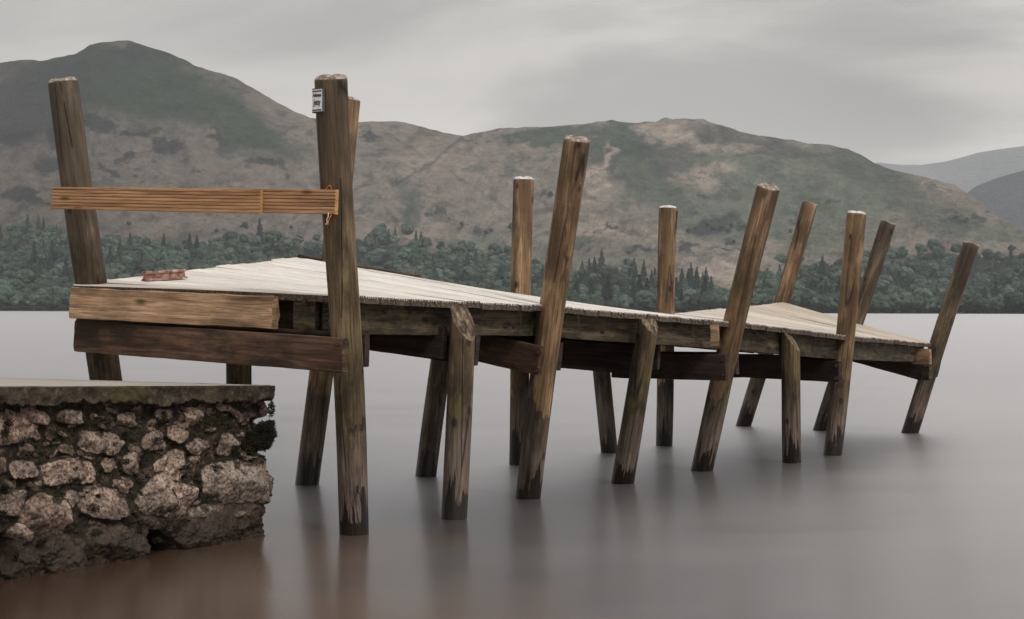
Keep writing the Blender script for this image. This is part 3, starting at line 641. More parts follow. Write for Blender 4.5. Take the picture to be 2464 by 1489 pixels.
# ---- deck: front and back edge knots (view x, view y, distance)
FR = [at(800, 709, 9.30), at(1310, 734, 10.98), at(1765, 774, 12.95), at(2035, 806, 14.6), at(2240, 826, 17.35)]
BK = [at(170, 683, 10.15), at(718, 618, 12.05), at(1262, 716, 13.7), at(1606, 756, 15.6), at(1884, 727, 18.3)]
NB = [15, 16, 15, 19]
def edge(K, i, f):
    a, b = K[i], K[i + 1]
    return a.lerp(b, f)
tZ = .038
def deck_board(A0, A1, B0, B1, brown, last=False):
    """front edge pts A0->A1, back edge pts B0->B1; grooved top, long direction front -> back"""
    eA = random.uniform(-.006, .008); eB = random.uniform(-.014, .016)
    d = ((B0 + B1) / 2 - (A0 + A1) / 2).normalized()
    A0, A1 = A0 - d * eA, A1 - d * eA; B0, B1 = B0 + d * eB, B1 + d * eB
    dz = random.uniform(-.002, .002); g = .08    # gap share
    prof = []; ng = 8
    for k in range(ng):     # across the width, 0..1, with notches on top
        a = k / ng; b = (k + 1) / ng; w = .30 / ng
        prof += [(a + w / 2, 0), (b - w, 0), (b - w * .8, -.010), (b - w * .1, -.010)] if k < ng - 1 else [(a + w / 2, 0), (b - .01, 0)]
    prof = [(0.0, -.004)] + prof + [(1.0, -.004), (1.0, -1), (0.0, -1)]
    V = []; UVc = []; L = (B0 - A0).length; W = (A1 - A0).length; nl = 7
    off = random.uniform(0, 50)
    for j in range(nl):
        f = j / (nl - 1); P0 = A0.lerp(B0, f); P1 = A1.lerp(B1, f); warp = .0025 * math.sin(f * 5 + off)
        for t, h in prof:
            tt = g / 2 + t * (1 - g); p = P0.lerp(P1, tt); z = -tZ if h == -1 else h
            wob = random.uniform(-.002, .002) if j in (0, nl - 1) else 0
            V.append(p + Vector((0, 0, z + dz + warp)) - d * wob); UVc.append((f * L, t * W))
    m = len(prof); Fc = []; mi = []
    for j in range(nl - 1):
        for i in range(m):
            a = j * m + i; b = j * m + (i + 1) % m; Fc.append((a, a + m, b + m, b)); mi.append(1 if i >= m - 3 else 0)
    Fc.append(tuple(range(m))); Fc.append(tuple(reversed(range((nl - 1) * m, nl * m)))); mi += [1, 1]
    o = mesh_obj('deck_board', [v - A0 for v in V], Fc, [DECK, DEND], None, False, mi); o.location = A0
    uvl = o.data.uv_layers.new(name='UVMap')
    for lp in o.data.loops: uvl.data[lp.index].uv = UVc[lp.vertex_index]
    o['brown'] = float(brown); return child(o)
nb = 0
for i in range(4):
    for k in range(NB[i]):
        f0, f1 = k / NB[i], (k + 1) / NB[i]; tot = (i + f0) / 4
        br = min(.75, max(0, (tot - .45) * 1.2 + random.uniform(-.1, .12))) if tot > .3 else random.choice([0, 0, 0, .12])
        if i == 0 and k < 2: br = .3
        deck_board(edge(FR, i, f0), edge(FR, i, f1), edge(BK, i, f0), edge(BK, i, f1), br); nb += 1
# ---- beams
def uv_box(o, a, d, up):
    uvl = o.data.uv_layers.new(name='UVMap'); side = d.cross(up).normalized(); off = random.uniform(0, 9)
    for p in o.data.polygons:
        n = p.normal
        for li in p.loop_indices:
            v = o.data.vertices[o.data.loops[li].vertex_index].co
            x = v.dot(d)
            if abs(n.dot(d)) > .8: uvl.data[li].uv = (v.dot(side) * 3 + off, v.dot(up) * 3)
            else: uvl.data[li].uv = (x + off, v.dot(up) if abs(n.dot(up)) < .7 else v.dot(side))
def beam(name, a, b, w, h, mat, parent=jetty, rough=.0022, bev=.003, ends=None, segs=28):
    """a, b: centre of the top edge; long beam with slightly worn, uneven faces"""
    up = Vector((0, 0, 1)); d = (b - a); Ln = d.length; d.normalize(); side = d.cross(up).normalized(); u = side.cross(d).normalized()
    seed = random.randrange(999); V = []; Fc = []
    ring = []
    nw, nh = max(1, int(w / .02)), max(2, int(h / .03))
    for k in range(nw + 1): ring.append((-w / 2 + w * k / nw, 0))
    for k in range(1, nh + 1): ring.append((w / 2, -h * k / nh))
    for k in range(1, nw + 1): ring.append((w / 2 - w * k / nw, -h))
    for k in range(1, nh): ring.append((-w / 2, -h + h * k / nh))
    m = len(ring)
    for j in range(segs + 1):
        x = Ln * j / segs
        for i, (s, z) in enumerate(ring):
            n1 = (float(vnoise(np.array(x * 9), np.array(i * .7), seed)) - .5) * 2 * rough
            n2 = (float(vnoise(np.array(x * 9), np.array(i * .7 + 40), seed)) - .5) * 2 * rough
            cx = .0 if not (abs(abs(s) - w / 2) < 1e-6 and (abs(z) < 1e-6 or abs(z + h) < 1e-6)) else bev
            ss = s - math.copysign(cx, s); zz = z - (cx if z > -h / 2 else -cx)
            xe = (random.uniform(-1, 1) * rough * 1.5) if j in (0, segs) else 0
            V.append(d * (x + xe) + side * (ss + n1) + u * (zz + n2))
    for j in range(segs):
        for i in range(m): q = j * m + i; r = j * m + (i + 1) % m; Fc.append((q, q + m, r + m, r))
    Fc.append(tuple(range(m))); Fc.append(tuple(reversed(range(segs * m, (segs + 1) * m))))
    o = mesh_obj(name, V, Fc, [mat], None, False); o.location = a
    uv_box(o, a, d, u)
    return child(o, parent) if parent else o
def px_beam(name, xl, tl, bl, Zl, xr, tr, br, Zr, w, mat, **k):
    a = at(xl, tl, Zl); b = at(xr, tr, Zr); h = ((bl - tl) * Zl + (br - tr) * Zr) / 2 / F
    return beam(name, a, b, w, h, mat, **k)
def row_dir(K, i): return (K[i + 1] - K[i]).normalized()
# front fascia and back and middle stringers follow the deck edges
def inset(i, f, amt):
    a = edge(FR, min(i, 3), f if i < 4 else 1.0); b = edge(BK, min(i, 3), f if i < 4 else 1.0)
    return a.lerp(b, amt) + Vector((0, 0, -tZ - .002))
for i in range(4):
    e = .0
    beam('fascia_beam', inset(i, .0 if i else .04, .06), inset(i, .997, .06), .045, .166, B_MOSS, segs=60, rough=.003)
    beam('joist', inset(i, 0.03, .5), inset(i, .995, .5), .045, .20, B_DARK)
    beam('joist', inset(i, 0.03, .93), inset(i, .995, .93), .045, .19, B_DARK)
# shore end: fresh split header, dark plank, mossy block
px_beam('header_beam', 178, 692, 764, 10.02, 664, 713, 793, 9.40, .06, B_LIGHT, rough=.004, segs=60)
px_beam('header_packer', 190, 765, 776, 10.08, 800, 796, 808, 9.36, .05, B_DARK)
px_beam('joist_block', 712, 718, 797, 9.46, 764, 719, 799, 9.42, .06, B_MOSS)
px_beam('joist_block', 640, 716, 796, 9.62, 712, 718, 798, 9.56, .04, B_DARK)
# cross beams bolted on both sides of each bent
CB = [(187, 770, 845, 10.10, 832, 813, 898, 9.08, .05, B_CROSS), (215, 765, 840, 10.45, 884, 802, 882, 9.42, .045, B_DARK),
      (560, 722, 797, 11.0, 1072, 786, 863, 10.22, .045, B_DARK), (600, 730, 800, 11.2, 1152, 806, 880, 10.32, .04, B_DARK),
      (800, 722, 790, 12.1, 1305, 832, 902, 10.86, .045, B_CROSS), (830, 722, 790, 12.4, 1351, 824, 886, 11.12, .04, B_DARK),
      (1060, 795, 862, 12.9, 1535, 832, 900, 12.15, .045, B_DARK), (1090, 795, 855, 13.1, 1587, 826, 889, 12.42, .04, B_DARK),
      (1474, 848, 913, 13.35, 1748, 852, 911, 12.80, .045, B_DARK), (1500, 845, 900, 13.6, 1774, 846, 898, 13.02, .04, B_DARK),
      (1650, 862, 911, 14.8, 1885, 853, 906, 14.05, .045, B_DARK), (1720, 856, 905, 15.3, 2021, 869, 919, 14.45, .045, B_DARK), (1760, 850, 895, 15.5, 2044, 858, 905, 14.65, .04, B_DARK),
      (1845, 770, 812, 18.2, 2226, 873, 917, 17.25, .045, B_DARK), (1900, 775, 815, 18.4, 2262, 870, 905, 17.6, .04, B_DARK)]
for c in CB:
    o = px_beam('cross_beam', *c)
# blocks and broken ends
px_beam('end_block', 2196, 839, 877, 17.15, 2238, 839, 876, 17.05, .05, B_LIGHT)
px_beam('end_block', 2222, 880, 916, 17.18, 2239, 880, 914, 17.1, .05, B_MOSS)
o = px_beam('split_beam_end', 1712, 780, 836, 12.62, 1728, 780, 832, 12.6, .03, B_LIGHT, rough=.006)
def bolt(x, y, Y, r=.011):
    p = at(x, y, Y); bm = bmesh.new()
    bmesh.ops.create_cone(bm, cap_ends=True, segments=6, radius1=r, radius2=r * .9, depth=.012, matrix=Matrix.Rotation(math.radians(90), 4, 'X') @ Matrix.Rotation(.3, 4, 'Z'))
    bmesh.ops.create_cone(bm, cap_ends=True, segments=14, radius1=r * 1.7, radius2=r * 1.7, depth=.004, matrix=Matrix.Translation((0, .006, 0)) @ Matrix.Rotation(math.radians(90), 4, 'X'))
    me = bpy.data.meshes.new('bolt'); bm.to_mesh(me); bm.free(); me.materials.append(BOLT); o = bpy.data.objects.new('bolt', me); o.rotation_euler.z = -.5; o.location = p; link(o); child(o)
for x, y, Y in [(812, 828, 9.075), (816, 884, 9.08), (206, 790, 10.045), (214, 830, 10.045), (1294, 848, 10.845), (1290, 892, 10.85), (1738, 866, 12.79), (1738, 902, 12.79), (2010, 880, 14.44), (2010, 910, 14.44), (733, 725, 9.385), (733, 790, 9.385)]:
    bolt(x, y, Y)
for x, Yy in [(925, 9.85), (985, 10.02), (1215, 10.75), (1235, 10.8), (1448, 11.6), (1660, 12.55), (1820, 13.55), (1950, 14.3)]:   # bolts on the fascia
    i = next(q for q in range(4) if proj(FR[q])[0] <= x <= proj(FR[q + 1])[0]); f = (x - proj(FR[i])[0]) / (proj(FR[i + 1])[0] - proj(FR[i])[0])
    P_ = inset(i, f, .06); y_ = proj(P_ + Vector((0, 0, -random.choice([.04, .11]))))[1]; bolt(x, y_, P_.y - .035, .009)
# edge batten lying along the back edge behind the signed post
def onback(i, f, z=.0): return edge(BK, i, f).lerp(edge(FR, i, f), .02) + Vector((0, 0, z))
beam('edge_batten', onback(0, .985, .020), onback(1, .48, .022), .05, .024, B_CROSS, segs=40, rough=.004)

# ================================================================== BARRIER RAIL (two grooved boards tied to the first two posts)
rail = tag(empty('rail_barrier', at(480, 514, 9.6)), 'grooved orange-brown board barrier tied across the first two posts', 'barrier')
def grooved(a, b, h, th, mat, parent):
    d = (b - a); Ln = d.length; d.normalize(); up = Vector((0, 0, 1)); nrm = d.cross(up).normalized(); u = nrm.cross(d).normalized()   # nrm points to the camera side
    if nrm.y > 0: nrm = -nrm
    prof = [(0, 0)]; ng = 7
    z = h / ng
    for k in range(ng):
        a0 = k * z
        prof += [(-a0 - .0015, th * .96), (-a0 - .003, th), (-a0 - z * .72, th)] + ([(-a0 - z * .75, th - .0055), (-a0 - z * .94, th - .0055)] if k < ng - 1 else [(-a0 - z + .003, th), (-h, th * .9)])
    prof += [(-h, 0)]
    m = len(prof); V = []; UVc = []; segs = 24; seed = random.randrange(99)
    acc = [0]
    for p, q in zip(prof[:-1], prof[1:]): acc.append(acc[-1] + math.hypot(p[0] - q[0], p[1] - q[1]))
    for j in range(segs + 1):
        x = Ln * j / segs; bow = .004 * math.sin(x * 2 + seed)
        for i, (zz, yy) in enumerate(prof):
            V.append(d * x + u * (zz + bow * .5) + nrm * (yy + bow * .4) + d * (random.uniform(-.0012, .0012) if j in (0, segs) else 0)); UVc.append((x + seed, acc[i]))
    Fc = []; mi = []
    for j in range(segs):
        for i in range(m): q = j * m + i; r = j * m + (i + 1) % m; Fc.append((q, r, r + m, q + m)); mi.append(0)
    Fc += [tuple(reversed(range(m))), tuple(range(segs * m, (segs + 1) * m))]; mi += [1, 1]
    o = mesh_obj('rail_board', V, Fc, [mat, B_RAILEND], None, False, mi); o.location = a
    uvl = o.data.uv_layers.new(name='UVMap')
    for lp in o.data.loops: uvl.data[lp.index].uv = UVc[lp.vertex_index]
    return child(o, parent)
def rail_line(x, dY=0.0):      # straight line through both ends
    f = (x - 137) / (815 - 137); Yv = 1 / ((1 - f) / 10.06 + f / 8.99)
    return at(x, 450.5 + f * 6.5, Yv + dY)
r1 = grooved(rail_line(134), rail_line(634), .1215, .027, B_RAIL, rail); r1['label'] = 'longer front board of the pair'
r2 = grooved(rail_line(283, .034) + Vector((0, 0, .002)), rail_line(815, .034) + Vector((0, 0, .0)), .1225, .027, B_RAIL, rail); r2['label'] = 'rear board reaching the signed post'
def tube(name, pts, r, mat, parent, seg=8):
    V = []; Fc = []; pts = [Vector(p) for p in pts]
    for k, p in enumerate(pts):
        t = (pts[min(k + 1, len(pts) - 1)] - pts[max(k - 1, 0)]).normalized(); s = t.cross(Vector((.3, .2, .9))).normalized(); u = t.cross(s)
        for i in range(seg): a = 2 * math.pi * i / seg; V.append(p + s * r * math.cos(a) + u * r * math.sin(a) - pts[0])
    for k in range(len(pts) - 1):
        for i in range(seg): a = k * seg + i; b = k * seg + (i + 1) % seg; Fc.append((a, b, b + seg, a + seg))
    o = mesh_obj(name, V, Fc, mat, None, True); o.location = pts[0]; return child(o, parent) if parent else o
CORD = plain('orange_twine', (.62, .16, .05), .7, 0, .3, 200); CORDW = plain('frayed_twine', (.55, .5, .44), .8)
def smooth_pts(P, n=8):
    P = [Vector(p) for p in P]; out = []
    for i in range(len(P) - 1):
        p0, p1, p2, p3 = P[max(i - 1, 0)], P[i], P[i + 1], P[min(i + 2, len(P) - 1)]
        for k in range(n):
            t = k / n; out.append(.5 * ((2 * p1) + (p2 - p0) * t + (2 * p0 - 5 * p1 + 4 * p2 - p3) * t * t + (3 * p1 - p0 - 3 * p2 + p3) * t ** 3))
    return out + [P[-1]]
q = 9.005
tube('cord', smooth_pts([at(783, 470, q + .06), at(784, 456, q + .04), at(789, 449, q + .02), at(793, 446, q + .01), at(796, 450, q + .02), at(798, 457, q + .04), at(799, 475, q + .06)]), .0028, CORD, rail)
tube('cord', smooth_pts([at(799, 500, q + .04), at(797, 515, q + .02), at(795, 521, q), at(792, 526, q), at(790, 534, q), at(788, 541, q)]), .0024, CORD, rail)
tube('cord', smooth_pts([at(790, 512, q + .02), at(789, 522, q + .0), at(786, 528, q), at(787, 535, q), at(783, 540, q)]), .0024, CORDW, rail)

# ================================================================== SIGN
SIGNB = plain('sign_backing', (.07, .066, .062), .8); WHITE = plain('sign_white', (.62, .62, .63), .5, 0, .05); BLACK = plain('sign_black', (.02, .02, .025), .5, 0, .1)
sc_ = at(763.2, 241.5, 8.99); sign = tag(empty('jetty_sign', sc_), 'small white Ashness Jetty sign on the tallest near post', 'sign')
th = math.radians(-36); sign.rotation_euler.z = th
W, Hh, Tk = .072, .121, .018
def box(name, x0, x1, y0, y1, z0, z1, mat, parent, bev=.0):
    bm = bmesh.new(); bmesh.ops.create_cube(bm, size=1, matrix=Matrix.Translation(((x0 + x1) / 2, (y0 + y1) / 2, (z0 + z1) / 2)) @ Matrix.Diagonal((x1 - x0, y1 - y0, z1 - z0, 1)))
    if bev: bmesh.ops.bevel(bm, geom=bm.edges[:], offset=bev, segments=2, affect='EDGES')
    me = bpy.data.meshes.new(name); bm.to_mesh(me); bm.free(); me.materials.append(mat); return link(bpy.data.objects.new(name, me), parent)
box('backing_board', -W / 2, W / 2, 0, Tk, -Hh / 2, Hh / 2, SIGNB, sign, .002)
pl = box('plate', -W / 2 + .004, W / 2 - .004, -.002, 0, -Hh / 2 + .006, Hh / 2 - .007, WHITE, sign)
box('border_bar', -W / 2 + .007, W / 2 - .007, -.0035, -.0021, Hh / 2 - .018, Hh / 2 - .012, BLACK, pl)
box('border_bar', -W / 2 + .007, W / 2 - .007, -.0035, -.0021, -Hh / 2 + .010, -Hh / 2 + .016, BLACK, pl)
def text(body, size, zc, wx):
    c = bpy.data.curves.new('tmp', 'FONT'); c.body = body; c.size = size; c.align_x = 'CENTER'; c.extrude = .0007; c.offset = size * .012
    o = bpy.data.objects.new('lettering', c); link(o); dg = bpy.context.evaluated_depsgraph_get()
    me = bpy.data.meshes.new_from_object(o.evaluated_get(dg)); bpy.data.objects.remove(o); me.materials.clear(); me.materials.append(BLACK)
    xs_ = [v.co.x for v in me.vertices]; k = wx / (max(xs_) - min(xs_)); mx = (max(xs_) + min(xs_)) / 2
    for v in me.vertices: v.co.x = (v.co.x - mx) * k
    o = link(bpy.data.objects.new('lettering', me), pl); o.rotation_euler.x = math.radians(90); o.location = (0, -.0032, zc)
text('Ashness', .026, .018, .055); text('Jetty', .040, -.022, .046)

# ================================================================== RUSTY RAIL OFFCUT ON THE DECK
def deck_pt(i, f, g): return edge(FR, i, f).lerp(edge(BK, i, f), g)
def find_deck(x, y):
    best = None
    for f in np.linspace(0, 1, 80):
        for g in np.linspace(0, 1, 80):
            p = deck_pt(0, f, g); u_, v_ = proj(p); e = (u_ - x) ** 2 + (v_ - y) ** 2
            if best is None or e < best[0]: best = (e, p)
    return best[1]
a = find_deck(347, 677); b = find_deck(441, 670)
L_ = (b - a); ln = L_.length; d = L_.normalized()
prof = [(-.028, 0), (.028, 0), (.028, .006), (.008, .012), (.006, .034), (.015, .038), (.016, .047), (.010, .052), (-.010, .052), (-.016, .047), (-.015, .038), (-.006, .034), (-.008, .012), (-.028, .006)]
side = d.cross(Vector((0, 0, 1))).normalized(); u = side.cross(d)
V = []; n = 30
for j in range(n + 1):
    for i, (s, z) in enumerate(prof):
        V.append(d * (ln * j / n + (random.uniform(-.004, .004) if j in (0, n) else 0)) + side * (s + random.uniform(-.0012, .0012)) + u * (z + (random.uniform(-.001, .001) if z > 0 else 0) + .003))
m = len(prof); Fc = [(j * m + i, j * m + (i + 1) % m, (j + 1) * m + (i + 1) % m, (j + 1) * m + i) for j in range(n) for i in range(m)] + [tuple(reversed(range(m))), tuple(range(n * m, (n + 1) * m))]
o = mesh_obj('rail_offcut', V, Fc, RUST, None, False); o.location = a
tag(o, 'short rusty length of steel rail lying on the pale deck', 'steel rail')

# ================================================================== STONE PIER WALL
wall = tag(empty('stone_wall', ground(632, 1290)), 'rough mossy rubble stone pier with a concrete top beside the jetty', 'wall')
C0 = Vector((-1.245, 9.33, 0)); DA = Vector((-.503, -.864, 0)); DB = Vector((-.864, .503, 0)); NF = Vector((.864, -.503, 0)); NE = Vector((.503, .864, 0))
def top_z(s): return .770 + .031 * s          # rises away from the water along the face
S3 = 1200 / 1881 * .60132      # close-up units -> view units
# stones traced from the photo in close-up units: cx, cy, rx, ry, angle, height cm, tone, squareness
ST = [(60, 410, 190, 95, -5, 3.5, .55, 3.5), (225, 325, 92, 48, 15, 4.5, .5, 2.6), (465, 345, 96, 46, 2, 5, .6, 3.2), (682, 375, 50, 42, 0, 4, .5, 3), (820, 360, 62, 46, 12, 4, .55, 3), (1035, 330, 75, 42, 5, 4.5, .45, 2.6), (1215, 335, 55, 58, 0, 3.5, .6, 2.3),
      (1470, 300, 110, 28, 14, 4, .3, 3), (1600, 320, 45, 26, 0, 3, .28, 3), (1690, 305, 26, 34, 0, 5, .35, 3),
      (635, 500, 128, 72, 4, 6, .7, 2.8), (165, 555, 52, 52, 0, 4, .45, 2.4), (450, 555, 58, 34, 8, 3.5, .5, 2.6), (985, 500, 75, 62, -10, 4, .62, 2.6), (1120, 450, 62, 52, 0, 4, .68, 2.4), (1250, 520, 72, 50, -12, 5, .62, 2.4), (1428, 520, 72, 76, 10, 6, .82, 2.8),
      (10, 640, 45, 62, 0, 4, .5, 3), (150, 670, 95, 62, 5, 4.5, .62, 2.6), (420, 690, 168, 82, 3, 7, .8, 2.8), (685, 640, 58, 48, -12, 5, .55, 2.2), (840, 640, 68, 68, 20, 6, .62, 2.3), (1075, 640, 130, 62, -42, 5, .85, 3.0), (1030, 760, 150, 75, -30, 6, .9, 3), (975, 860, 110, 95, 20, 6, .92, 3), (1120, 870, 100, 120, 20, 5.5, .82, 3), (1240, 600, 40, 25, 0, 3, .6, 2.4),
      (1475, 750, 215, 128, -3, 8.5, .85, 3.6), (1640, 745, 60, 140, 0, 8, .8, 4), (100, 880, 95, 90, 0, 6, .6, 2.8), (275, 960, 140, 150, 25, 8, .62, 2.8), (120, 1085, 60, 62, -30, 7, .75, 2.6), (465, 860, 58, 50, 25, 4.5, .75, 2.4), (660, 880, 140, 105, 12, 7, .78, 3.0), (1245, 880, 34, 20, -15, 4, .8, 2.3), (1305, 935, 95, 38, 3, 5, .95, 3), (1510, 940, 48, 24, 0, 8.3, .98, 2.6),
      (1395, 1040, 270, 150, 3, 8, .30, 4.0), (1560, 985, 100, 105, 12, 8, .32, 3.4), (960, 1000, 70, 34, 10, 3, .4, 2.8), (1055, 1060, 72, 45, 12, 6, .45, 2.4), (715, 1140, 185, 120, 8, 9, .40, 3.0), (420, 1210, 165, 125, 15, 8, .42, 2.8), (130, 1240, 190, 110, 8, 6, .15, 2.6), (640, 1020, 70, 34, 0, 3, .35, 2.6), (870, 560, 60, 34, 20, 3, .4, 2.4), (330, 450, 50, 40, 30, 3, .35, 2.4), (560, 600, 40, 14, 3, 3, .5, 3), (1590, 600, 70, 15, -8, 6, .45, 3), (1640, 575, 50, 12, 6, 5, .4, 3), (1570, 640, 60, 10, 2, 5, .4, 3), (720, 300, 40, 20, 10, 3, .5, 2.6), (760, 780, 70, 40, 20, 4, .6, 2.6), (600, 780, 50, 25, 0, 3.5, .55, 2.6), (60, 760, 60, 40, 0, 5, .3, 2.6)]
def rnd_stones(s0, s1, zt, seed, n):
    r = random.Random(seed); out = []
    z = zt - .14
    while z > -.35:
        s = s0 + r.uniform(-.1, 0); h = r.uniform(.045, .075) * (1 if z > .3 else 1.5)
        while s < s1:
            w = r.uniform(.06, .13) * (1 if z > .3 else 1.4); out.append((s + w, z - h, w * .95, h * .95, r.uniform(-10, 10), r.uniform(3, 7), r.uniform(.3, .8), r.uniform(2.4, 3.4))); s += 2 * w
        z -= 2 * h
    return out
# parameter p: >0 along the visible face from the corner, <0 round the corner along the lake end
pp = np.concatenate([np.linspace(-2.3, -.10, 150), np.linspace(-.09, 0, 24), np.linspace(.004, 2.05, 470), np.linspace(2.07, 4.6, 170)])
qq = np.linspace(0, 1, 250)
PP, QQ = np.meshgrid(pp, qq, indexing='ij'); topz = top_z(np.clip(PP, 0, 9)) - .010; ZZ = -.45 + QQ * (topz + .45)
# base point and outward normal with rounded corner
ang = np.clip((PP + .045) / .09, 0, 1)      # 0 = end face, 1 = front face
nx = np.cos(math.radians(0)) * 0; 
th_ = ang * math.pi / 2
Nv = np.sin(th_)[..., None] * np.array(NF) + np.cos(th_)[..., None] * np.array(NE)
Bp = np.array(C0) + np.clip(PP, 0, 9)[..., None] * np.array(DA) + np.clip(-PP, 0, 9)[..., None] * np.array(DB) ; Bp[..., 2] = ZZ
Bp = Bp - .03 * Nv       # face plane sits a little inside
u_, v_ = proj_np((Bp + Nv * 0.03).reshape(-1, 3)); cu = (u_ / S3).reshape(PP.shape); cv = ((v_ - 1450 * .60132) / S3).reshape(PP.shape)
ns = lambda k, s, e=5, g=.5: fbm(PP * k + 50, ZZ * k + 50, s, e, g) - .5
cu_w = cu + ns(9, 1) * 60 + ns(30, 2) * 22; cv_w = cv + ns(9, 3) * 50 + ns(30, 4) * 20
hgt = np.zeros(PP.shape); tone = np.full(PP.shape, .12); ston = np.zeros(PP.shape); sid = np.zeros(PP.shape)
def add_stone(X, Y, cx, cy, rx, ry, a, hc, tn, sq, mask, k):
    a = math.radians(a); dx = X - cx; dy = Y - cy
    x_ = (dx * math.cos(a) + dy * math.sin(a)) / rx; y_ = (-dx * math.sin(a) + dy * math.cos(a)) / ry
    dd = (np.abs(x_) ** sq + np.abs(y_) ** sq) ** (1 / sq); dd = np.where(mask, dd, 9)
    b = np.clip(1 - dd ** 6, 0, 1) ** .5 * hc / 100 * 1.2 * (1 + .25 * x_ * math.sin(k * 1.7) + .2 * y_ * math.cos(k))
    fr = random.Random(int(k * 7 + abs(cx) * 3))
    for _f in range(6):
        fa = fr.uniform(0, 6.283); b = np.minimum(b, hc / 100 * (fr.uniform(.62, .98) - (x_ * math.cos(fa) + y_ * math.sin(fa)) * fr.uniform(.25, .9)) + .0)
    b = np.where(dd < 1, np.maximum(b, .0), 0)
    w = b > hgt
    hgt[w] = b[w]; s_ = np.clip((1.0 - dd) / .12, 0, 1); ston[w] = s_[w]; tone[w] = tn; sid[w] = (k * .37) % 1
vis = (PP > -.12) & (PP < 2.06)
for k, s in enumerate(ST): add_stone(cu_w, cv_w, s[0], s[1], s[2] * 1.07, s[3] * 1.08, *s[4:], vis, k)
Pw = PP + ns(9, 5) * .05; Zw = ZZ + ns(9, 6) * .04
_r = random.Random(11)
for k in range(190):
    cx_, cy_ = _r.uniform(-20, 1720), _r.uniform(235, 1330)
    add_stone(cu_w, cv_w, cx_, cy_, _r.uniform(16, 52), _r.uniform(10, 30), _r.uniform(-35, 35), _r.uniform(1.2, 3.2), _r.uniform(.15, .6) if cy_ < 950 else _r.uniform(.1, .35), _r.uniform(2.2, 4), vis, k)
for k, s in enumerate(rnd_stones(2.1, 4.6, .85, 5, 0)): add_stone(Pw, Zw, *s, PP >= 2.03, k)
for k, s in enumerate(rnd_stones(.14, 2.3, .78, 6, 0)): add_stone(-Pw, Zw, *s, PP < -.1, k)
# dark hole near the water
hole = np.clip(1 - np.hypot((cu_w - 1010) / 105, (cv_w - 1150) / 95) ** 3, 0, 1); hole2 = np.clip(1 - np.hypot((cu_w - 40) / 70, (cv_w - 1200) / 120) ** 2, 0, 1) * .6; hole = np.maximum(hole, hole2)
rough = ns(22, 12, 6, .68) * .034 + ns(75, 13, 3, .6) * .012 + ns(7, 14) * .03 - np.clip(np.abs(ns(14, 17, 4)) * -14 + 1, 0, 1) * .006
strat = np.abs(ns(18, 15, 4) * 2); rough -= (strat < .05) * .006 * ston
hgt = np.where(PP < .05, np.minimum(hgt, .055), hgt)
disp = hgt + rough * (.55 + .75 * (1 - ston) + .3 * ston) - hole * .28
recess = np.clip((cv - 330) / 30, 0, 1) * np.clip((590 - cv) / 30, 0, 1) * np.clip((cu - 1560) / 60, 0, 1) * vis   # hollow by the corner
disp = disp - recess * .03
pos = Bp + Nv * disp[..., None]
batter = np.clip(.75 - ZZ, 0, 2) * .012; pos += Nv * batter[..., None]
def mat_stone():
    M = Mat('rubble_stone', .9); a = M.attr('info'); s = M.t.nodes.new('ShaderNodeSeparateColor'); M.put(s.inputs[0], a); st, tn, si = s.outputs
    n1 = M.noise(M.map((18, 18, 18)), 1, 7, .7, .3); n2 = M.noise(M.map((70, 70, 70)), 1, 5, .7); n3 = M.noise(M.map((5, 5, 5)), 1, 4, .6); z = M.sep()[2]
    lt = M.ramp(n1, (.32, (.10, .073, .056)), (.5, (.40, .295, .23)), (.68, (.74, .57, .46)))
    lt = M.mix(M.ramp(si, (0, 0), (1, .5)), lt, M.ramp(n1, (.3, (.09, .085, .075)), (.7, (.34, .32, .28))))
    dk = M.ramp(n1, (.3, (.028, .019, .014)), (.7, (.15, .10, .075)))
    c = M.mix(M.ramp(tn, (.25, 0), (.95, 1)), dk, lt)
    pit = M.math('MULTIPLY', M.ramp(n2, (.40, 1), (.50, 0)), .75); c = M.mix(pit, c, (.016, .012, .010))
    mort = M.ramp(n1, (.40, (.008, .006, .004)), (.52, (.034, .025, .017)), (.66, (.15, .105, .075)))
    moss = M.ramp(n2, (.35, (.004, .004, .002)), (.7, (.036, .031, .011))); mm = M.ramp(n3, (.42, 0), (.60, .95))
    mort = M.mix(mm, mort, moss); gap = M.math('MULTIPLY', M.math('MULTIPLY', st, M.math('SUBTRACT', 1.0, st)), 3.6, clamp=True); c = M.mix(M.ramp(st, (.35, 0), (.7, 1)), mort, c); c = M.mix(gap, c, (.006, .005, .004))
    c = M.mix(M.math('MULTIPLY', M.ramp(M.noise(M.map((11, 11, 11), (4, 2, 1)), 1, 6, .72), (.50, 0), (.57, 1)), M.ramp(n3, (.45, 0), (.6, .9))), c, moss)
    # dark algae near the water
    zw = M.math('ADD', z, M.math('MULTIPLY', M.math('SUBTRACT', n3, .5), .35)); c = M.mix(M.ramp(zw, (.10, .92), (.30, .0)), c, M.ramp(n1, (.3, (.008, .006, .004)), (.7, (.040, .025, .017))))
    M.col(c); M.put(M.b.inputs['Roughness'], M.ramp(zw, (.10, .5), (.25, .92)))
    M.bump(M.math('ADD', n1, M.math('MULTIPLY', n2, .6)), .9, .012); return M.m
info = np.stack([ston, tone, sid], -1)
WL = wall.location
f = grid_obj('stone_face', pos, mat_stone(), attrs={'info': info}); child(f, wall)
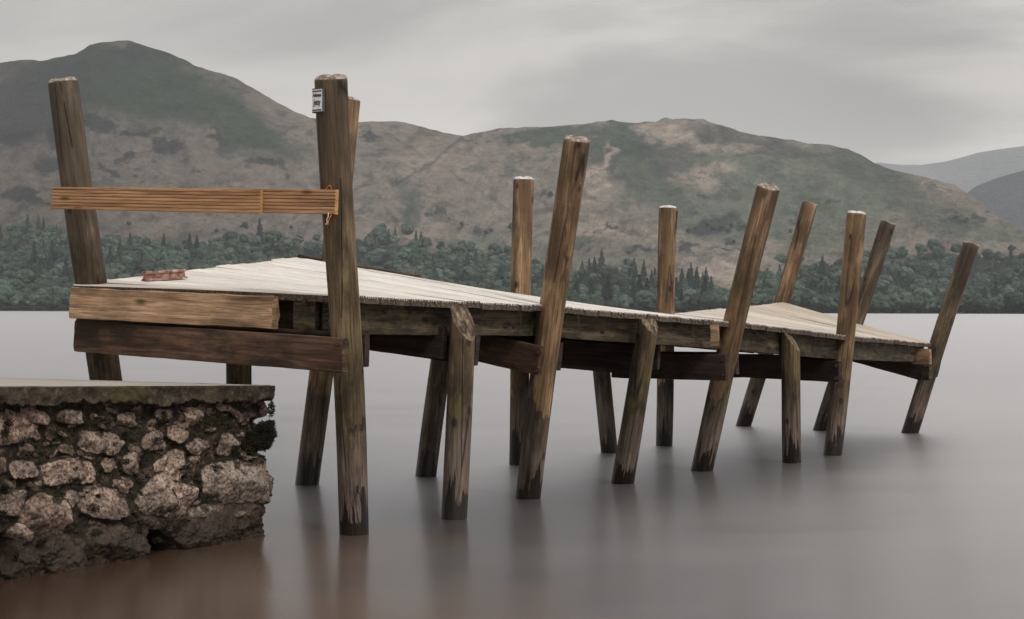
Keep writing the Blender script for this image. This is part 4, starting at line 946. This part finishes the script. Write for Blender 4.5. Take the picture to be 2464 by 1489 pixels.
# concrete slab on top: front lip, end lip and the walking surface in one sheet
def mat_conc():
    M = Mat('concrete_top', .9); n1 = M.noise(M.map((16, 16, 16)), 1, 7, .7); n2 = M.noise(M.map((90, 90, 90)), 1, 4, .7); n3 = M.noise(M.map((3, 3, 3)), 1, 4)
    up = M.attr('up', 'Fac')
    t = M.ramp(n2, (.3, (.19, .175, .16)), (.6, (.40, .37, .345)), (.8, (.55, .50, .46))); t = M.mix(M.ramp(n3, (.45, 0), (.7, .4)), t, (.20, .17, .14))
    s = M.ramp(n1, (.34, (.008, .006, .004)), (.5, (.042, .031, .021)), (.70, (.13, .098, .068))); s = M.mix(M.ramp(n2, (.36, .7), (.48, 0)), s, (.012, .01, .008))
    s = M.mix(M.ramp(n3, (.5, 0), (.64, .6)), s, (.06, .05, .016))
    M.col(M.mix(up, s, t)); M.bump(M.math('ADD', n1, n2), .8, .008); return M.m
cp = np.concatenate([np.linspace(-2.3, -.1, 90), np.linspace(-.09, .0, 14), np.linspace(.01, 2.05, 300), np.linspace(2.08, 4.6, 90)])
depth = np.concatenate([np.linspace(-.14, -.004, 24), [0.0], [.006, .014, .03, .06, .12, .25, .5, 1.0, 1.6, 2.2]])   # negative: down the side; positive: inward over the top
CPp, DD = np.meshgrid(cp, depth, indexing='ij'); ang = np.clip((CPp + .045) / .09, 0, 1) * math.pi / 2
Nv2 = np.sin(ang)[..., None] * np.array(NF) + np.cos(ang)[..., None] * np.array(NE)
base = np.array(C0) + np.clip(CPp, 0, 9)[..., None] * np.array(DA) + np.clip(-CPp, 0, 9)[..., None] * np.array(DB)
tz_ = top_z(np.clip(CPp, 0, 9))
lip = .035 + .018 * (fbm(CPp * 6, DD * 20 + 3, 51, 4) - .5) + .022 * (fbm(CPp * 25, DD * 25, 52, 4) - .5)
low = -.085 + .05 * (fbm(CPp * 5 + 9, CPp * 0 + 2, 53, 4) - .5) + .03 * (fbm(CPp * 30, CPp * 0, 54, 3) - .5)   # ragged lower edge
side_out = np.where(DD < 0, lip, 0) * np.where(DD < low, 0.0, 1) - np.where(DD < low, .09, 0)
inw = np.clip(DD, 0, 9)
pc = base + Nv2 * (np.where(DD <= 0, side_out, 0.030 - np.minimum(inw, .03))[..., None])
pc = pc - Nv2 * 0
# move inward perpendicular to the face for the top (only along the front face and the end face up to the diagonal)
front = CPp >= 0
inward = np.where(front[..., None], -np.array(NF), -np.array(NE)); lim = np.where(front, np.minimum(inw, 2.2), np.minimum(inw, np.maximum(0, 0)))
pc = pc + inward * lim[..., None]
pc[..., 2] = np.where(DD < 0, tz_ + DD, tz_ - .0015 + .004 * (fbm(pc[..., 0] * 9, pc[..., 1] * 9, 55, 4) - .5)) - np.where(DD == 0, .002, 0)
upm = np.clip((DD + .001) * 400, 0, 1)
c_ = grid_obj('wall_cap', pc, mat_conc(), attrs={'up': upm}); child(c_, wall)
# solid core of the pier so that nothing is hollow from behind
core = []
for s, b in ((.35, .35), (4.6, .35), (4.6, 2.25), (.35, 2.25)): core.append(C0 + DA * s + DB * 0 - NF * b - NE * .0)
V = [Vector((p.x, p.y, -.5)) for p in core] + [Vector((p.x, p.y, top_z(max(0, (p - C0).dot(DA))) - .03)) for p in core]
child(mesh_obj('wall_core', [v - C0 for v in V], [(0, 1, 5, 4), (1, 2, 6, 5), (2, 3, 7, 6), (3, 0, 4, 7), (4, 5, 6, 7)], plain('wall_core', (.06, .05, .04), .9)), wall).location = C0 - wall.location
# moss tufts: many fine blades on the corner hollow and in the joints
def moss(spots, name, mat):
    V = []; Fc = []; r = random.Random(3)
    for (x, y, rx, ry, n, L, out) in spots:
        for _ in range(n):
            a = r.uniform(0, 6.283); q = math.sqrt(r.random()); cxx = x + rx * q * math.cos(a); cyy = y + ry * q * math.sin(a)
            dray = ray(cxx * S3, cyy * S3 + 1450 * .60132); k = (C0 + NF * 0).dot(NF) / dray.dot(NF) if False else ((C0 - Vector((0, 0, CAM_H))).dot(NF)) / dray.dot(NF)
            p = Vector((0, 0, CAM_H)) + dray * k; s = (p - C0).dot(DA)
            nn = NF if s > .02 else (NF + NE * .9).normalized()
            p = p + nn * (out * r.uniform(.1, 1) * (1 - q * .5))
            d = (nn * r.uniform(.3, 1) + Vector((r.gauss(0, .5), r.gauss(0, .5), r.gauss(-.1, .5)))).normalized() * L * r.uniform(.5, 1.4)
            w = d.cross(Vector((r.gauss(0, 1), r.gauss(0, 1), r.gauss(0, 1)))).normalized() * .0022
            j = len(V); V += [p - w, p + w, p + d * .6 + w * .8, p + d - w * .4]; Fc.append((j, j + 1, j + 2, j + 3))
    o = mesh_obj(name, [v - C0 for v in V], Fc, mat); o.location = C0; return tag(child(o, wall), None, None, None, 'stuff')
MOSS = Mat('dark_moss', .95); _n = MOSS.noise(MOSS.map((30, 30, 30)), 1, 4); MOSS.col(MOSS.ramp(_n, (.35, (.006, .006, .003)), (.68, (.030, .028, .010))))
ms = [(1640, 415, 50, 45, 1800, .017, .045), (1625, 490, 62, 60, 2400, .017, .035), (1665, 445, 34, 40, 900, .018, .045), (1570, 500, 60, 70, 1800, .013, .02), (1680, 380, 18, 18, 300, .014, .03), (1690, 290, 20, 50, 350, .012, .015)]
rr = random.Random(5)
for _ in range(70): ms.append((rr.uniform(0, 1650), rr.uniform(200, 1300), rr.uniform(12, 50), rr.uniform(8, 30), 110, .012, .020))
moss(ms, 'moss', MOSS.m)

# ================================================================== HAZE
def haze():
    V = [(x, y, z) for x in (-6000, 9000) for y in (-60, 9500) for z in (-420, 1500)]
    Fc = [(0, 1, 3, 2), (4, 6, 7, 5), (0, 4, 5, 1), (2, 3, 7, 6), (0, 2, 6, 4), (1, 5, 7, 3)]
    m = bpy.data.materials.new('haze'); m.use_nodes = True; t = m.node_tree; t.nodes.clear(); o = t.nodes.new('ShaderNodeOutputMaterial'); v = t.nodes.new('ShaderNodeVolumePrincipled')
    v.inputs['Density'].default_value = 7e-5; v.inputs['Color'].default_value = (.86, .93, 1.0, 1); v.inputs['Anisotropy'].default_value = .0
    t.links.new(v.outputs[0], o.inputs['Volume'])
    tag(mesh_obj('haze', V, Fc, m), 'thin grey air haze over the lake and fells', None, None, 'stuff')
haze()
print('deck boards', nb)
